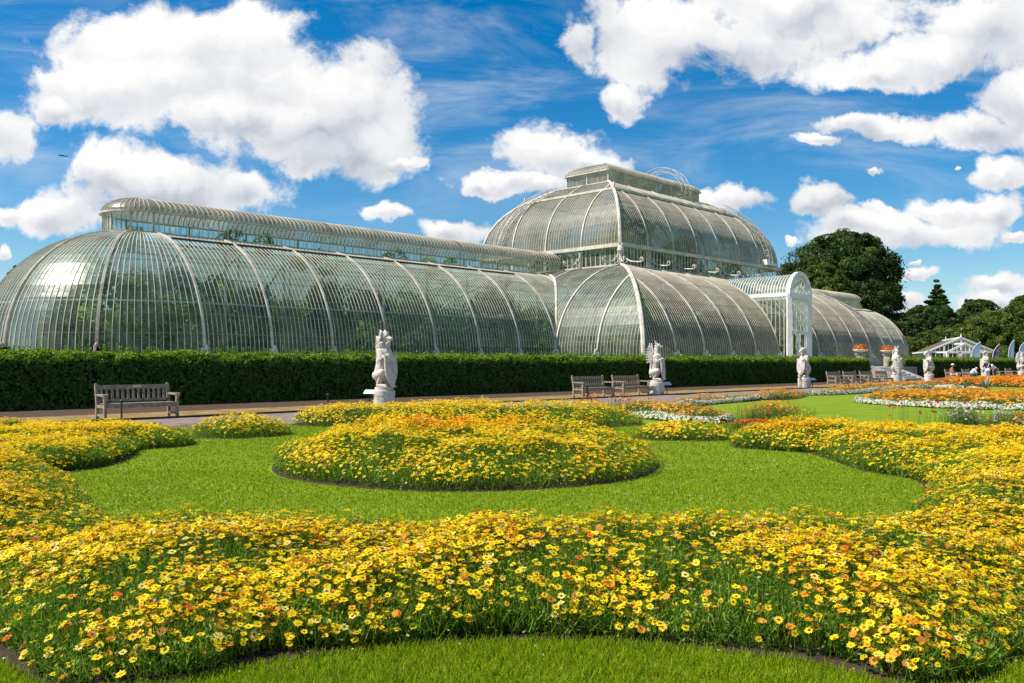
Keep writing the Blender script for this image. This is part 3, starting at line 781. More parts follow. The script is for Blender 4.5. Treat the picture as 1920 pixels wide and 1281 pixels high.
# ------------------------------------------------------------------ hedges
def hedge(u0, u1, d0, d1, h, label, dens=420):
    root = empty('hedge', B(u0, d0, 0), BANG, label, 'hedge', 'clipped hedges in front of the glasshouse')
    L = u1-u0; Wd = d1-d0; mb = MB(); mb.box(.12, L-.12, .12, Wd-.12, 0, h-.34); mb.box(.12, L-.12, .36, Wd-.36, h-.339, h-.10); 
    mb.build('dense_core', pm_core, root)
    def lf(n, fn):
        x, y, z, nn = fn(n)
        b = (N1(x*.9, z*1.3)-.5)*.20+(N2(x*3, z*3+y*3)-.5)*.15
        P = np.stack([x, y, z], 1)
        # rounded shoulders
        q = np.minimum(y, Wd-y); rr_ = .42; dz = h-z; m = (q < rr_) & (dz < rr_)
        vx = (rr_-q)/rr_; vz = (rr_-dz)/rr_; ln = np.maximum(np.hypot(vx, vz), 1e-3); mx_ = np.maximum(vx, vz)
        f_ = np.where(m, mx_/ln, 1); sgn = np.where(y < Wd/2, -1, 1)
        P[:, 1] = np.where(m, np.where(y < Wd/2, rr_*(1-vx*f_), Wd-rr_*(1-vx*f_)), y); P[:, 2] = np.where(m, h-rr_*(1-vz*f_), z)
        nn = np.where(m[:, None] & (np.abs(nn[:, :1]) < .5), np.stack([0*x, sgn*vx/ln, vz/ln], 1), nn)
        P = P+nn*b[:, None]
        N = nn+rng.normal(0, .55, (n, 3))+np.array([0, 0, .25])
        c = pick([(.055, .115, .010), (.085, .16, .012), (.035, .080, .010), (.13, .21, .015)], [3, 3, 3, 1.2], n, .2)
        k_ = (P[:, 2] > h-.40+.2*N2(x*2, z*2)); c[k_] = pick([(.20, .30, .015), (.27, .38, .02), (.13, .22, .012)], [3, 2, 2], int(k_.sum()), .15)  # sunlit top band painted in: upper leaves get brighter yellow-green
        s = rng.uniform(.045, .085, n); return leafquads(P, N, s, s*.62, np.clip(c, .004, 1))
    A = lambda v, n: np.tile(np.array(v, float), (n, 1))
    n1 = int(L*h*dens); n2 = int(L*Wd*dens*1.1); n3 = int(Wd*h*dens)
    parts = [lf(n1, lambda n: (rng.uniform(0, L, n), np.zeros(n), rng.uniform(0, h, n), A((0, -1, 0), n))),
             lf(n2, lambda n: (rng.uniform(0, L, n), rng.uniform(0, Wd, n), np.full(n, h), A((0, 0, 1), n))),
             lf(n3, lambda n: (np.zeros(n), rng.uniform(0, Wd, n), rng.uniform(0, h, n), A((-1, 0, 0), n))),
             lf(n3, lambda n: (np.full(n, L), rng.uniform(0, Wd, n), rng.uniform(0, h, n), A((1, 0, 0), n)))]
    # stray shoots on the top
    n = int(L*26); x = rng.uniform(0, L, n); P = np.stack([x, rng.uniform(0, Wd, n), np.full(n, h)], 1); hh = rng.uniform(.05, .24, n)*(.5+N3(x*.7, x*0))
    c = pick([(.13, .24, .02), (.09, .19, .018)], [1, 1], n)
    k = []
    for q in range(3): k.append(leafquads(P+np.array([0, 0, 1])*(hh*(q+1)/3)[:, None], rng.normal(0, 1, (n, 3)), np.full(n, .05), np.full(n, .03), c))
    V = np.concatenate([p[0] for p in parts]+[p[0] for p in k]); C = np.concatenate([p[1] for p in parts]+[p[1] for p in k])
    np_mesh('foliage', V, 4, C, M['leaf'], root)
pm_core = pmat('hedge_core', (.012, .022, .005), (.006, .012, .003), 6, .95, .6, 20)
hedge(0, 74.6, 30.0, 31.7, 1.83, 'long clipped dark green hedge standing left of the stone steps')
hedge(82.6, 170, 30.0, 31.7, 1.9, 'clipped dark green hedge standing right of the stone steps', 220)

# ------------------------------------------------------------------ flower beds
YEL = [(.95, .78, .008), (.94, .66, .008), (.86, .38, .010), (.92, .82, .22), (.50, .20, .03), (.85, .17, .012)]
def bed_height(h0, edge):
    def f(x, y, e):
        return (h0*(.66+.62*(.5*N1(x*1.3+9, y*1.3)+.5*N3(x*2.9, y*2.9+4)))+.07*(N2(x*4, y*4)-.5))*np.clip(.30+.70*np.sqrt(np.clip(e/edge, 0, 1)), 0, 1)
    return f
def bed(name, poly, h0, fl_d, gr_d, label, wts, cols=YEL, edge=.7, rad=.028, lod=0, soil=True, greens=None, clump=(.30, .62), nmul=1, ol=None, catg='flower bed', holes=None):
    poly = np.array(poly)
    root = empty(name, (float(poly[:, 0].mean()), float(poly[:, 1].mean()), 0), 0, label, catg, 'flower beds of the parterre'); off = np.array(root.location)
    bh = bed_height(h0, edge)
    # soil part
    bm = bmesh.new(); f = bm.faces.new([bm.verts.new((x-off[0], y-off[1], .006)) for x, y in poly]); f.normal_update()
    if f.normal.z < 0: f.normal_flip()
    bmesh.ops.triangulate(bm, faces=[f]); me = bpy.data.meshes.new('soil'); bm.to_mesh(me); bm.free(); link('soil', me, M['soil'], root)
    # foliage
    def lodd(x, y): return np.clip(7.0/np.maximum(y, 4), .12, 1)**.9
    x, y = scatter(poly, lambda x, y: gr_d*lodd(x, y)*(.55+.9*N3(x*2.2, y*2.2)), gr_d*1.45)
    e, ex, ey = edgedist(poly, x, y); ok = e > .02+.35*np.clip(N2(x*1.6+3, y*1.6)-.62, 0, 1); x, y, e = x[ok], y[ok], e[ok]
    sc_ = 1/lodd(x, y)**.5; H = bh(x, y, e); n = len(x)
    z0 = rng.uniform(0, .62, n)*H; hh = (H-z0)*rng.uniform(.4, .95, n)*.93
    cc = greens or [(.12, .25, .016), (.20, .34, .022), (.31, .36, .05), (.07, .15, .014)]
    c = pick(cc, [3, 3, 1.3, 2], n, .2)
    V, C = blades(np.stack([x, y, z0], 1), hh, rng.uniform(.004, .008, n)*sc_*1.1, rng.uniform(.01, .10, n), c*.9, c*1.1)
    n2 = int(n*1.5); i2 = rng.choice(n, n2)
    P = np.stack([x[i2]+rng.normal(0, .02, n2), y[i2]+rng.normal(0, .02, n2), rng.uniform(.05, .98, n2)*H[i2]], 1); s = rng.uniform(.007, .015, n2)*sc_[i2]*1.15
    V2, C2 = leafquads(P, rng.normal(0, 1, (n2, 3))+np.array([0, 0, .5]), s, s*.38, pick(cc, [3, 3, 1.2, 2], n2, .22))
    np_mesh('foliage', np.concatenate([V, V2])-off, 4, np.clip(np.concatenate([C, C2]), .003, 1), M['leaf'], root)
    # blooms
    def fd(x, y):
        t = np.clip((.6*N1(x*1.7+3, y*1.7)+.4*N2(x*4.5, y*4.5+7)-clump[0])/(clump[1]-clump[0]), .20, 1)
        return fl_d*t
    x, y = scatter(poly, fd, fl_d)
    e, ex, ey = edgedist(poly, x, y); H = bh(x, y, e); n = len(x)
    dn = np.clip(.45+e/.6, 0, 1); ok = rng.random(n) < dn; x, y, e, ex, ey, H = [q[ok] for q in (x, y, e, ex, ey, H)]; n = len(x)
    lo = np.clip(1-e/.9, 0, 1)
    z = H*(1-lo*rng.uniform(0, .65, n))*rng.uniform(.92, 1.12, n)+.02
    out_ = lo*rng.uniform(.1, .9, n)
    nr = np.stack([ex*out_, ey*out_, np.ones(n)], 1)+rng.normal(0, 1, (n, 3))*np.where(rng.random(n) < .16, .55, .17)[:, None]
    reg_ = N3(x*.9+20, y*.9+5)     # drifts of orange
    base = pick(cols, wts, n, .08)
    orr = rng.random(n) < np.clip((reg_-.62)*1.6, 0, .6); base[orr] = pick([cols[1], cols[2]], [1, 1], int(orr.sum()), .1)
    if ol is not None:
        m_ = ol(x, y); base[m_] = pick([cols[5], cols[2], cols[1]], [2, 2, 1.5], int(m_.sum()), .1)
    rr = rad*np.where(rng.random(n) < .14, rng.uniform(.4, .65, n), rng.uniform(.74, 1.12, n)); P = np.stack([x, y, z], 1)
    basec = base*np.array([.96, .80, .7]); cenc = pick([(.35, .14, .01), (.16, .06, .01), (.6, .35, .01)], [2, 2, 1], n)
    Vs = []; Cs = []
    D_ = y
    for a, b, k in ((0, 7.2, 12), (7.2, 13, 8), (13, 1e9, 5)):
        q = (D_ >= a) & (D_ < b)
        if q.sum():
            rq = rr[q]*(1 if k > 7 else 1.12)
            v, c = daisies(P[q], nr[q], rq, base[q], basec[q], cenc[q], k); Vs.append(v); Cs.append(c)
    # stems + buds / seed heads for the near ones
    q = (D_ < 9)
    if q.sum():
        m_ = int(q.sum()); Pq = P[q].copy(); hs_ = Pq[:, 2]*.55; Pb = Pq.copy(); Pb[:, 2] -= hs_
        v, c = blades(Pb, hs_*.98, np.full(m_, .0035), np.full(m_, .004), pick([(.10, .17, .03)], [1], m_), pick([(.16, .20, .05)], [1], m_))
        Vg, Cg = v, c
        k = rng.choice(m_, m_//4, replace=False); Pk = Pq[k]+rng.normal(0, .03, (len(k), 3))*np.array([1, 1, .4])+np.array([0, 0, .012])
        v, c = leafquads(Pk, rng.normal(0, 1, (len(k), 3)), np.full(len(k), .011), np.full(len(k), .009), pick([(.45, .16, .03), (.30, .12, .05), (.62, .55, .42), (.35, .35, .08)], [3, 2, .8, 2], len(k)))
        v2, c2 = leafquads(Pk+np.array([0, 0, .002]), rng.normal(0, 1, (len(k), 3)), np.full(len(k), .010), np.full(len(k), .008), c[::4])
        np_mesh('stems', np.concatenate([Vg, v, v2])-off, 4, np.concatenate([Cg, c, c2]), M['leaf'], root)
    o = np_mesh('blooms', np.concatenate(Vs)-off, 4, np.clip(np.concatenate(Cs), .003, 1), M['petal'], root)
    for ch in root.children:
        if ch.name.split('.')[0] in ('blooms', 'foliage', 'stems'): ch['kind'] = 'stuff'
    return root
W0 = [8.5, 3.4, .8, 1.0, .6, .15]
def G(x, y): v = gp(x, y); return (v.x, v.y)
front = [G(60, 1278), G(200, 1292), G(350, 1281), G(500, 1245), G(700, 1220), G(850, 1206), G(1050, 1204), G(1250, 1212), G(1400, 1230), G(1500, 1241), G(1600, 1265), G(1700, 1290), G(1790, 1292), G(1870, 1272), G(1920, 1235)]
big = [(-17, 17.6), (-10, 17.4), (-7.0, 17.1), (-5.95, 16.2), (-5.87, 15.4), (-6.35, 14.8), (-5.93, 13.5), (-5.9, 12.4), (-6.1, 11.6), (-5.9, 11.0), (-5.3, 10.4), (-4.2, 8.6), (-3.3, 7.25), (-2.4, 7.0), (-1.1, 6.75), (0, 6.7), (1.24, 6.8), (2.4, 6.9), (3.3, 7.5), (4.3, 9.0), (5.1, 10.9), (4.85, 12.0), (4.9, 13.6), (4.85, 14.3), (4.36, 14.8), (3.9, 15.3), (4.3, 16.6), (5.6, 17.6), (7.4, 16.7), (9.4, 15.0), (14, 12), (16, 8), (9, 6.0), (4.2, 5.4)]+front[::-1]+[(-4.2, 5.6), (-8, 6.5), (-17, 9)]
bigp = spline(big, 5)
bed('flower_bed', bigp, .37, 1250, 6500, 'vast foreground bed of yellow and amber daisies curving round the lawn', W0, rad=.0255, edge=.5, clump=(.30, .60))
th = np.linspace(0, 2*math.pi, 49)[:-1]
def ell(cx, cy, rx, ry, wob=.04, ang=0):
    r = 1+wob*np.sin(3*th+cx)+wob*.6*np.sin(7*th+cy); x = rx*r*np.cos(th); y = ry*r*np.sin(th)
    return np.stack([cx+x*math.cos(ang)-y*math.sin(ang), cy+x*math.sin(ang)+y*math.cos(ang)], 1)
bed('flower_bed', ell(-.65, 12.97, 2.86, 2.9, .012), .54, 950, 2600, 'round mounded bed of yellow daisies in the middle of the lawn', W0, edge=1.7, rad=.027,
    ol=lambda x, y: (np.hypot(x+.75, y-14.3)*1.0 < 1.35+.7*(N2(x*3, y*3)-.5)*2) & (rng.random(len(x)) < .62))
bed('flower_bed', ell(-5.65, 18.0, 1.02, .95), .42, 750, 1900, 'small tuft of yellow daisies left of the round bed beside the path', W0, edge=.5)
bed('flower_bed', ell(-.95, 21.2, 4.3, 1.9, .05), .46, 700, 1700, 'wide bed of yellow daisies behind the round mounded bed', W0, edge=.6)
bed('flower_bed', ell(3.45, 17.3, 1.05, .85), .34, 750, 1900, 'small tuft of yellow daisies right of the round bed', W0, edge=.5)
ORG = [(.88, .36, .02), (.90, .48, .03), (.88, .60, .06), (.84, .27, .02), (.72, .58, .28), (.75, .12, .02)]
WO = [5, 5, 2, 3, .8, .5]
ogr = [(.13, .22, .03), (.20, .26, .05), (.09, .17, .02), (.25, .22, .06)]
b_round = ell(18.1, 31.5, 5.0, 5.0, .015)
bed('flower_bed', b_round, .38, 130, 600, 'round orange bed with a white border and spiky agaves at right', WO, ORG, rad=.05, edge=.6, greens=ogr, clump=(.2, .5))
b_w2 = spline([on(1110, 15.6)[:2], on(1230, 16.2)[:2], on(1290, 17.5)[:2], on(1380, 17.9)[:2], on(1500, 18.0)[:2], on(1512, 17.3)[:2], on(1480, 16.4)[:2], gp(1400, 752)[:2], gp(1270, 764)[:2], gp(1200, 772)[:2]], 6)
bed('flower_bed', b_w2, .34, 150, 700, 'orange bed with a white border in front of the griffin statue', WO, ORG, rad=.045, edge=.5, greens=ogr, clump=(.2, .5))
b_w3 = spline([gp(1150, 774)[:2], gp(1215, 783)[:2], gp(1290, 790)[:2], gp(1352, 792)[:2], gp(1362, 783)[:2], gp(1290, 773)[:2], gp(1200, 765)[:2]], 6)
bed('flower_bed', b_w3, .30, 150, 900, 'pale mixed bed with a white border behind the small tuft', [3, 3, 3, 1, 3, .3], ORG, rad=.04, edge=.4, greens=ogr)
b_w4 = spline([gp(1506, 741)[:2], gp(1600, 736)[:2], gp(1740, 729)[:2], on(1745, 19.5)[:2], on(1600, 19.3)[:2], on(1520, 18.6)[:2]], 6)
bed('flower_bed', b_w4, .36, 100, 500, 'orange bed with a white border in front of the four benches in a row', WO, ORG, rad=.06, edge=.6, greens=ogr, clump=(.2, .5))
b_w5 = spline([gp(1745, 722)[:2], gp(1920, 727)[:2], gp(2100, 734)[:2], on(2050, 20.5)[:2], on(1900, 20.5)[:2], on(1770, 20.8)[:2]], 6)
bed('flower_bed', b_w5, .42, 90, 400, 'vivid orange bed in front of the seated visitors at far right', [6, 2, .5, 6, .1, 1], ORG, rad=.075, edge=.6, greens=ogr, clump=(.1, .4))
b_r6 = spline([gp(1840, 815)[:2], gp(1930, 822)[:2], gp(2080, 815)[:2], gp(2060, 790)[:2], gp(1930, 790)[:2], gp(1850, 800)[:2]], 6)
bed('flower_bed', b_r6, .30, 170, 1200, 'small red and orange bed with a white border at right frame edge', [3, 2, 1, 4, .8, 3], ORG, rad=.035, edge=.4, greens=ogr)
# border plants: white alyssum-like clumps
def border(pts, wd, h, label, cols=((.74, .73, .62), (.55, .58, .40), (.10, .17, .03)), wts=(3, 1.2, 1.8), per=900, size=.028):
    P = np.array([tuple(p)[:2] for p in pts]); seg = np.hypot(*np.diff(P, axis=0).T); n = int(seg.sum()*per*wd/.4)
    cum = np.concatenate([[0], np.cumsum(seg)]); s = rng.uniform(0, cum[-1], n); i = np.clip(np.searchsorted(cum, s)-1, 0, len(seg)-1)
    t = (s-cum[i])/seg[i]; q = P[i]+(P[i+1]-P[i])*t[:, None]; tn = (P[i+1]-P[i])/seg[i][:, None]; nr = np.stack([-tn[:, 1], tn[:, 0]], 1)
    o = rng.uniform(-1, 1, n); pr_ = np.sqrt(1-o*o*.95); lump = .65+.6*N2(s*2.4, s*0+3)
    q = q+nr*(o*wd/2)[:, None]
    z = h*pr_*lump*np.where(rng.random(n) < .75, rng.uniform(.86, 1.05, n), rng.uniform(.2, .9, n))
    c = pick(cols, wts, n, .08); lowm = z < h*.45*pr_; c[lowm] = pick([(.05, .11, .02), (.09, .15, .03)], [1, 1], int(lowm.sum()))
    sz = rng.uniform(.7, 1.3, n)*size
    V, C = leafquads(np.stack([q[:, 0], q[:, 1], z+.01], 1), np.stack([nr[:, 0]*o, nr[:, 1]*o, np.ones(n)*.8], 1)+rng.normal(0, .3, (n, 3)), sz, sz*.8, np.clip(c, .005, .95))
    m = MB(); L = list(P)
    o_ = np_mesh('white_border', V, 4, C, M['petal']); tag(o_, label, 'flower border', 'white flower borders', 'stuff'); return o_
border(np.concatenate([b_round[20:48], b_round[:8]]), .38, .22, 'white flower edging round the orange bed with agaves', per=1100, size=.04)
border(spline([gp(1200, 772), gp(1270, 764), gp(1400, 752), gp(1485, 745), gp(1500, 742)], 6)[:-12, :2] if False else [gp(1255, 765), gp(1300, 762), gp(1350, 757), gp(1400, 753), gp(1450, 748), gp(1487, 744)], .36, .2, 'white flower edging along the orange bed in front of the griffin', per=1000, size=.035)
border([gp(1190, 783), gp(1215, 786), gp(1260, 790), gp(1300, 793), gp(1350, 794), gp(1366, 788)], .4, .2, 'white flower edging of the pale mixed bed', per=1100, size=.028)
border([gp(1510, 742), gp(1560, 741), gp(1600, 739), gp(1650, 735), gp(1700, 731), gp(1740, 729.5)], .4, .22, 'white flower edging in front of the four benches', per=900, size=.045)
border([gp(1755, 728), gp(1820, 730), gp(1850, 731)], .5, .22, 'short white flower edging under the vivid orange bed', per=700, size=.045)
border([gp(1840, 817), gp(1870, 822), gp(1920, 825), gp(1990, 824)], .35, .18, 'white flower edging at the right frame edge', per=1200, size=.022)
# loose tall orange/red clump and magenta poppies on the lawn edge
def clump(x, y, r, h, n, cols, wts, label, cat, name='flower_clump', size=.03, stems=True):
    c0 = gp(x, y); k = rng.normal(0, .5, (n, 2))*r; hh = h*rng.uniform(.55, 1.1, n)*np.clip(1.15-np.hypot(k[:, 0], k[:, 1])/r*.35, .4, 1)
    root = empty(name, tuple(c0), 0, label, cat)
    P = np.stack([k[:, 0], k[:, 1], hh], 1); c = pick(cols, wts, n)
    v, cc = daisies(P, rng.normal(0, .4, (n, 3))+np.array([0, -.3, 1]), np.full(n, size), c, c*.6, c*.4, 6); o = np_mesh('blooms', v, 4, np.clip(cc, .003, 1), M['petal'], root); o['kind'] = 'stuff'
    m_ = n*(7 if name != 'poppy_clump' else 2); kk = rng.normal(0, .5, (m_, 2))*r; hb = h*rng.uniform(.3, .95, m_)
    v, cc = blades(np.stack([kk[:, 0], kk[:, 1], kk[:, 0]*0], 1), hb, np.full(m_, .010), rng.uniform(0, .1, m_), pick([(.09, .18, .03), (.14, .22, .04)], [1, 1], m_), pick([(.12, .22, .04)], [1], m_))
    o = np_mesh('foliage', v, 4, cc, M['leaf'], root); o['kind'] = 'stuff'
clump(1448, 800, .75, .55, 260, [(.85, .30, .02), (.75, .10, .02), (.85, .5, .05), (.35, .05, .03)], [4, 2, 2, 1], 'loose clump of orange and dark red flowers on the lawn edge', 'flowers', size=.035)
clump(1415, 806, .5, .22, 260, [(.75, .10, .02), (.8, .25, .02)], [3, 1], 'low mat of red orange flowers beside the loose clump', 'flowers', size=.03)
for x, y, n in ((1690, 812, 12), (1745, 815, 11), (1765, 812, 10), (1810, 815, 14)):
    clump(x, y, .35, .75 if x < 1700 else .7, n, [(.45, .01, .06), (.55, .02, .10)], [1, 1], {1690: 'magenta poppies nearest the left edge of the agave bed', 1745: 'magenta poppies in front of the agave bed centre', 1765: 'magenta poppies just right of the bed centre', 1810: 'rightmost magenta poppies in front of the agave bed'}[x], 'flowers', 'poppy_clump', size=.04)
clump(1808, 812, .35, .6, 120, [(.6, .66, .55), (.75, .76, .7)], [1, 1], 'silvery white flower clump behind the right yellow bed', 'flowers', size=.03)
clump(1882, 812, .35, .5, 110, [(.6, .66, .55), (.5, .55, .42)], [1, 1], 'silvery grey plant near the right frame edge', 'flowers', size=.03)
for x, y, q in ((1108, 772, 'left of the tuft row by the tripod'), (1160, 770, 'in front of the two empty benches')):
    clump(x, y, .5, .5, 60, [(.5, .02, .05), (.7, .1, .02), (.8, .6, .1)], [2, 1, 1], 'sparse red flowers ' + q, 'flowers', 'poppy_clump', size=.035)
# agaves
def agave(x, y, s, label):
    c0 = gp(x, y); root = empty('agave', (c0.x, c0.y, .1), 0, label, 'agave', 'agaves in the round orange bed')
    mb = MB()
    for i in range(16):
        a = random.uniform(0, 6.28); el = random.uniform(.25, 1.25); L = s*random.uniform(.8, 1.1)
        d = Vector((math.cos(a)*math.cos(el), math.sin(a)*math.cos(el), math.sin(el))); sdv = Vector((-math.sin(a), math.cos(a), 0))
        p0 = Vector((0, 0, .05)); pm = p0+d*L*.5; pe = p0+d*L+Vector((0, 0, -.12*L*(1.2-el))); w_ = .055*s
        th_ = d.cross(sdv)*.02
        mb.add([p0-sdv*w_*.7, p0+sdv*w_*.7, pm+sdv*w_+th_, pe, pm-sdv*w_+th_, p0+th_*2, pm-th_], [(0, 1, 2, 6), (0, 6, 4), (6, 2, 3), (6, 3, 4), (0, 4, 2, 1), (4, 3, 2)])
    mb.build('leaf_rosette', M['agave'], root)
M['agave'] = pmat('agave', (.10, .15, .08), (.20, .24, .14), 5, .5)
agave(1742, 751, .62, 'nearest dark spiky agave in the round orange bed'); agave(1850, 735, .8, 'spiky agave behind in the round orange bed, rightmost')
agave(1808, 739, .7, 'small spiky agave between the two larger agaves'); agave(1800, 757, .5, 'low spiky agave near the front of the round orange bed')

# ------------------------------------------------------------------ grass blades on the lawn, with tiny white daisies
def lawn_grass():
    near = np.array([(-4, 3.6), (4, 3.6), (4.5, 5.6), (-4.5, 5.6)])
    Vs = []; Cs = []
    def put(poly, dens, h, wd, excl):
        x, y = scatter(poly, lambda x, y: np.full(len(x), dens), dens)
        for e in excl:
            k = ~inside(e, x, y); x, y = x[k], y[k]
        n = len(x); c = pick([(.22, .34, .008), (.31, .41, .012), (.15, .25, .008), (.42, .44, .05)], [3, 3, 2, 1], n, .15)
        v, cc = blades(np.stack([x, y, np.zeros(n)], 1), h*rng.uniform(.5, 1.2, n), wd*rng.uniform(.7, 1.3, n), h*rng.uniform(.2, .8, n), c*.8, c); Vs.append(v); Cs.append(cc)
    cb_ = ell(-.65, 12.97, 2.90, 2.9, .012)
    put(near, 9000, .045, .0045, [bigp])
    put(np.array([(-7, 6.5), (6, 6.5), (6, 12), (-7, 12)]), 2000, .022, .008, [bigp, cb_])
    put(np.array([(-8, 12), (9, 12), (9, 21), (-8, 21)]), 900, .022, .012, [bigp, cb_])
    tag(np_mesh('grass', np.concatenate(Vs), 4, np.concatenate(Cs), M['grassb']), 'short green grass blades covering the lawn', 'grass', kind='stuff')
    # clover / lawn daisies
    P = []
    x, y = scatter(np.array([(-8, 6.6), (7, 6.6), (7, 17), (-8, 17)]), lambda x, y: 16*np.clip((N1(x*.8, y*.8)-.3)*2.2, 0, 1), 16)
    for e in (bigp, cb_):
        k = ~inside(e, x, y); x, y = x[k], y[k]
    x2, y2 = scatter(near, lambda x, y: 6*np.ones(len(x)), 6); k = ~inside(bigp, x2, y2); x = np.concatenate([x, x2[k]]); y = np.concatenate([y, y2[k]])
    n = len(x); c = pick([(.75, .76, .60), (.62, .70, .40)], [1, 1], n)
    v, cc = daisies(np.stack([x, y, np.full(n, .036)], 1), rng.normal(0, .2, (n, 3))+np.array([0, -.3, 1]), np.full(n, .008), c, c, c*np.array([.9, .8, .2]), 6)
    tag(np_mesh('lawn_daisies', v, 4, np.clip(cc, 0, 1), M['petal']), 'tiny white daisies dotted over the lawn', 'daisies', kind='stuff')
lawn_grass()

# ------------------------------------------------------------------ trees
def tree(x, Y, top, width, label, cols, wts, shape='dome', leaf=.42, n=None, base=None, dens=1.0, group='trees beyond the glasshouse', name='tree', seed=1, flatb=.18):
    r_ = np.random.default_rng(seed); X = (x-960)/F*Y; H = EYE+(HOR-top)/F*Y; Wd = width/F*Y/2
    root = empty(name, (X, Y, 0), 0, label, 'tree', group)
    mb = MB(); hb = H*flatb
    mb.tube([(0, 0, -.2), (.1, 0, hb), (-.1, .1, H*.45), (0, 0, H*.75)], [Wd*.10, Wd*.075, Wd*.05, Wd*.015], 8)
    for i in range(8):
        a = r_.uniform(0, 6.28); L = Wd*r_.uniform(.5, .8); z = H*r_.uniform(.2, .5)
        mb.tube([(0, 0, z), (math.cos(a)*L*.5, math.sin(a)*L*.5, z+H*.12), (math.cos(a)*L, math.sin(a)*L, z+H*.22)], [Wd*.035, Wd*.022, Wd*.008], 5)
    mb.build('trunk', M['trunk'], root)
    cl = []; K = 300 if shape == 'dome' else 300
    for i in range(K):
        if shape == 'dome':
            v = r_.normal(size=3); v /= np.linalg.norm(v); 
            if v[2] < -.35: v[2] *= -1
            k = r_.uniform(.62, 1.04); cx, cy = v[0]*Wd*k, v[1]*Wd*k
            hz = hb+(H-hb)*.42; cz = hz+v[2]*((H-hz)*k if v[2] > 0 else (hz-hb)*k); rr = Wd*r_.uniform(.07, .17)
        elif shape == 'cone':
            t = r_.random()**.6; t = round(t*13)/13*.93+.02+r_.uniform(0, .05); cz = H-(H-hb)*t; a = r_.integers(0, 7)*.9+t*17; rad = Wd*(t**.8)*r_.uniform(.1, 1.0)
            cx, cy = rad*math.cos(a), rad*math.sin(a); cz -= rad*.12; rr = Wd*(.09+.12*t)
        cl.append((cx, cy, min(cz, H-rr*.35), rr))
    V = []; C = []; 
    for (cx, cy, cz, rr) in cl:
        m_ = int(np.clip(330*dens*(rr/ leaf)**2*.30, 50, 700)); v = r_.normal(size=(m_, 3)); v /= np.linalg.norm(v, axis=1, keepdims=True)
        p = v*(r_.uniform(.3, 1.25, m_)**.6)[:, None]*np.array([rr, rr, rr*(.75 if shape == 'dome' else .42)])+np.array([cx, cy, cz])
        c = np.array(cols)[r_.choice(len(cols), p=np.array(wts)/sum(wts))]*(1+r_.normal(0, .12))*(1+r_.normal(0, .15, (m_, 1)))
        s = leaf*r_.uniform(.35, .85, m_)
        a_, b_ = leafquads(p, v+r_.normal(0, .5, (m_, 3)), s, s*.6, np.clip(c*np.ones((m_, 3)), .004, 1)); V.append(a_); C.append(b_)
    if shape == 'dome':     # loose sprays between the boughs
        m_ = int(9000*dens); v = r_.normal(size=(m_, 3)); v /= np.linalg.norm(v, axis=1, keepdims=True); v[:, 2] = np.where(v[:, 2] < -.4, -v[:, 2], v[:, 2])
        kk = r_.uniform(.80, 1.07, m_)*(1+.15*np.sin(v[:, 0]*9+v[:, 2]*7+seed)+.06*np.sin(v[:, 1]*17+v[:, 2]*13)); hz = hb+(H-hb)*.42
        p = np.stack([v[:, 0]*Wd*kk, v[:, 1]*Wd*kk, hz+np.where(v[:, 2] > 0, v[:, 2]*(H-hz)*np.minimum(kk, 1.02), v[:, 2]*(hz-hb)*kk)], 1)
        s = leaf*r_.uniform(.3, .8, m_); c = np.array(cols)[r_.choice(len(cols), m_, p=np.array(wts)/sum(wts))]*(1+r_.normal(0, .15, (m_, 1)))
        a_, b_ = leafquads(p, v+r_.normal(0, .6, (m_, 3)), s, s*.6, np.clip(c, .004, 1)); V.append(a_); C.append(b_)
    np_mesh('crown', np.concatenate(V), 4, np.concatenate(C), M['leaf'], root)
DG = [(.036, .072, .011), (.058, .104, .014), (.024, .050, .009), (.085, .135, .018)]
MG = [(.080, .125, .014), (.11, .16, .018), (.052, .090, .011), (.14, .18, .02)]
tree(1572, 190, 440, 215, 'huge dark domed tree rising behind the right end of the glasshouse', DG, [3, 3, 3, 1], seed=3, leaf=.46, dens=1.4)
tree(1540, 176, 498, 110, 'mid green tree lower in front of the huge domed tree', MG, [3, 2, 3, 1], seed=4, leaf=.34)
tree(1612, 180, 520, 120, 'dark bushy tree at the right foot of the huge domed tree', DG, [3, 3, 3, 1], seed=5, leaf=.34)
tree(1605, 166, 568, 40, 'small yellow green tree peeping over the glasshouse roof end', [(.32, .34, .04), (.24, .30, .04), (.38, .38, .07)], [1, 1, 1], seed=6, leaf=.25)
tree(1550, 164, 540, 40, 'small yellow green crown above the rear lantern roof', [(.32, .34, .04), (.24, .30, .04)], [1, 1], seed=7, leaf=.25)
tree(1757, 185, 523, 84, 'tall dark conifer standing above the tree line', DG, [3, 3, 3, .5], 'cone', seed=8, leaf=.4, flatb=.25)
tree(1813, 185, 553, 46, 'open branched cedar right of the tall conifer', DG, [3, 3, 3, .5], 'cone', seed=9, leaf=.4, dens=.5, flatb=.3)
tree(1740, 178, 574, 110, 'dark round tree below the tall conifer', DG, [3, 3, 3, .3], seed=10, leaf=.38)
tree(1835, 180, 563, 90, 'dark tree to the right of the open cedar', DG, [3, 3, 2, .6], seed=11, leaf=.38)
tree(1685, 178, 590, 90, 'dark low tree filling the gap right of the glasshouse', DG, [3, 3, 3, .3], seed=12, leaf=.36)
tree(1795, 172, 612, 130, 'broad mid green tree behind the small gabled greenhouse', MG, [3, 2, 3, 1], seed=13, leaf=.34)
tree(1870, 172, 586, 130, 'broad rounded green tree above the gabled greenhouse roof', MG, [3, 2, 3, 1], seed=14, leaf=.34)
tree(1925, 165, 555, 80, 'tall green tree cut by the right frame edge', MG, [2, 2, 3, 1], seed=15, leaf=.34)
tree(1700, 150, 632, 70, 'low green bush tree just right of the glasshouse end', MG, [3, 2, 3, 1], seed=16, leaf=.28, flatb=.05)
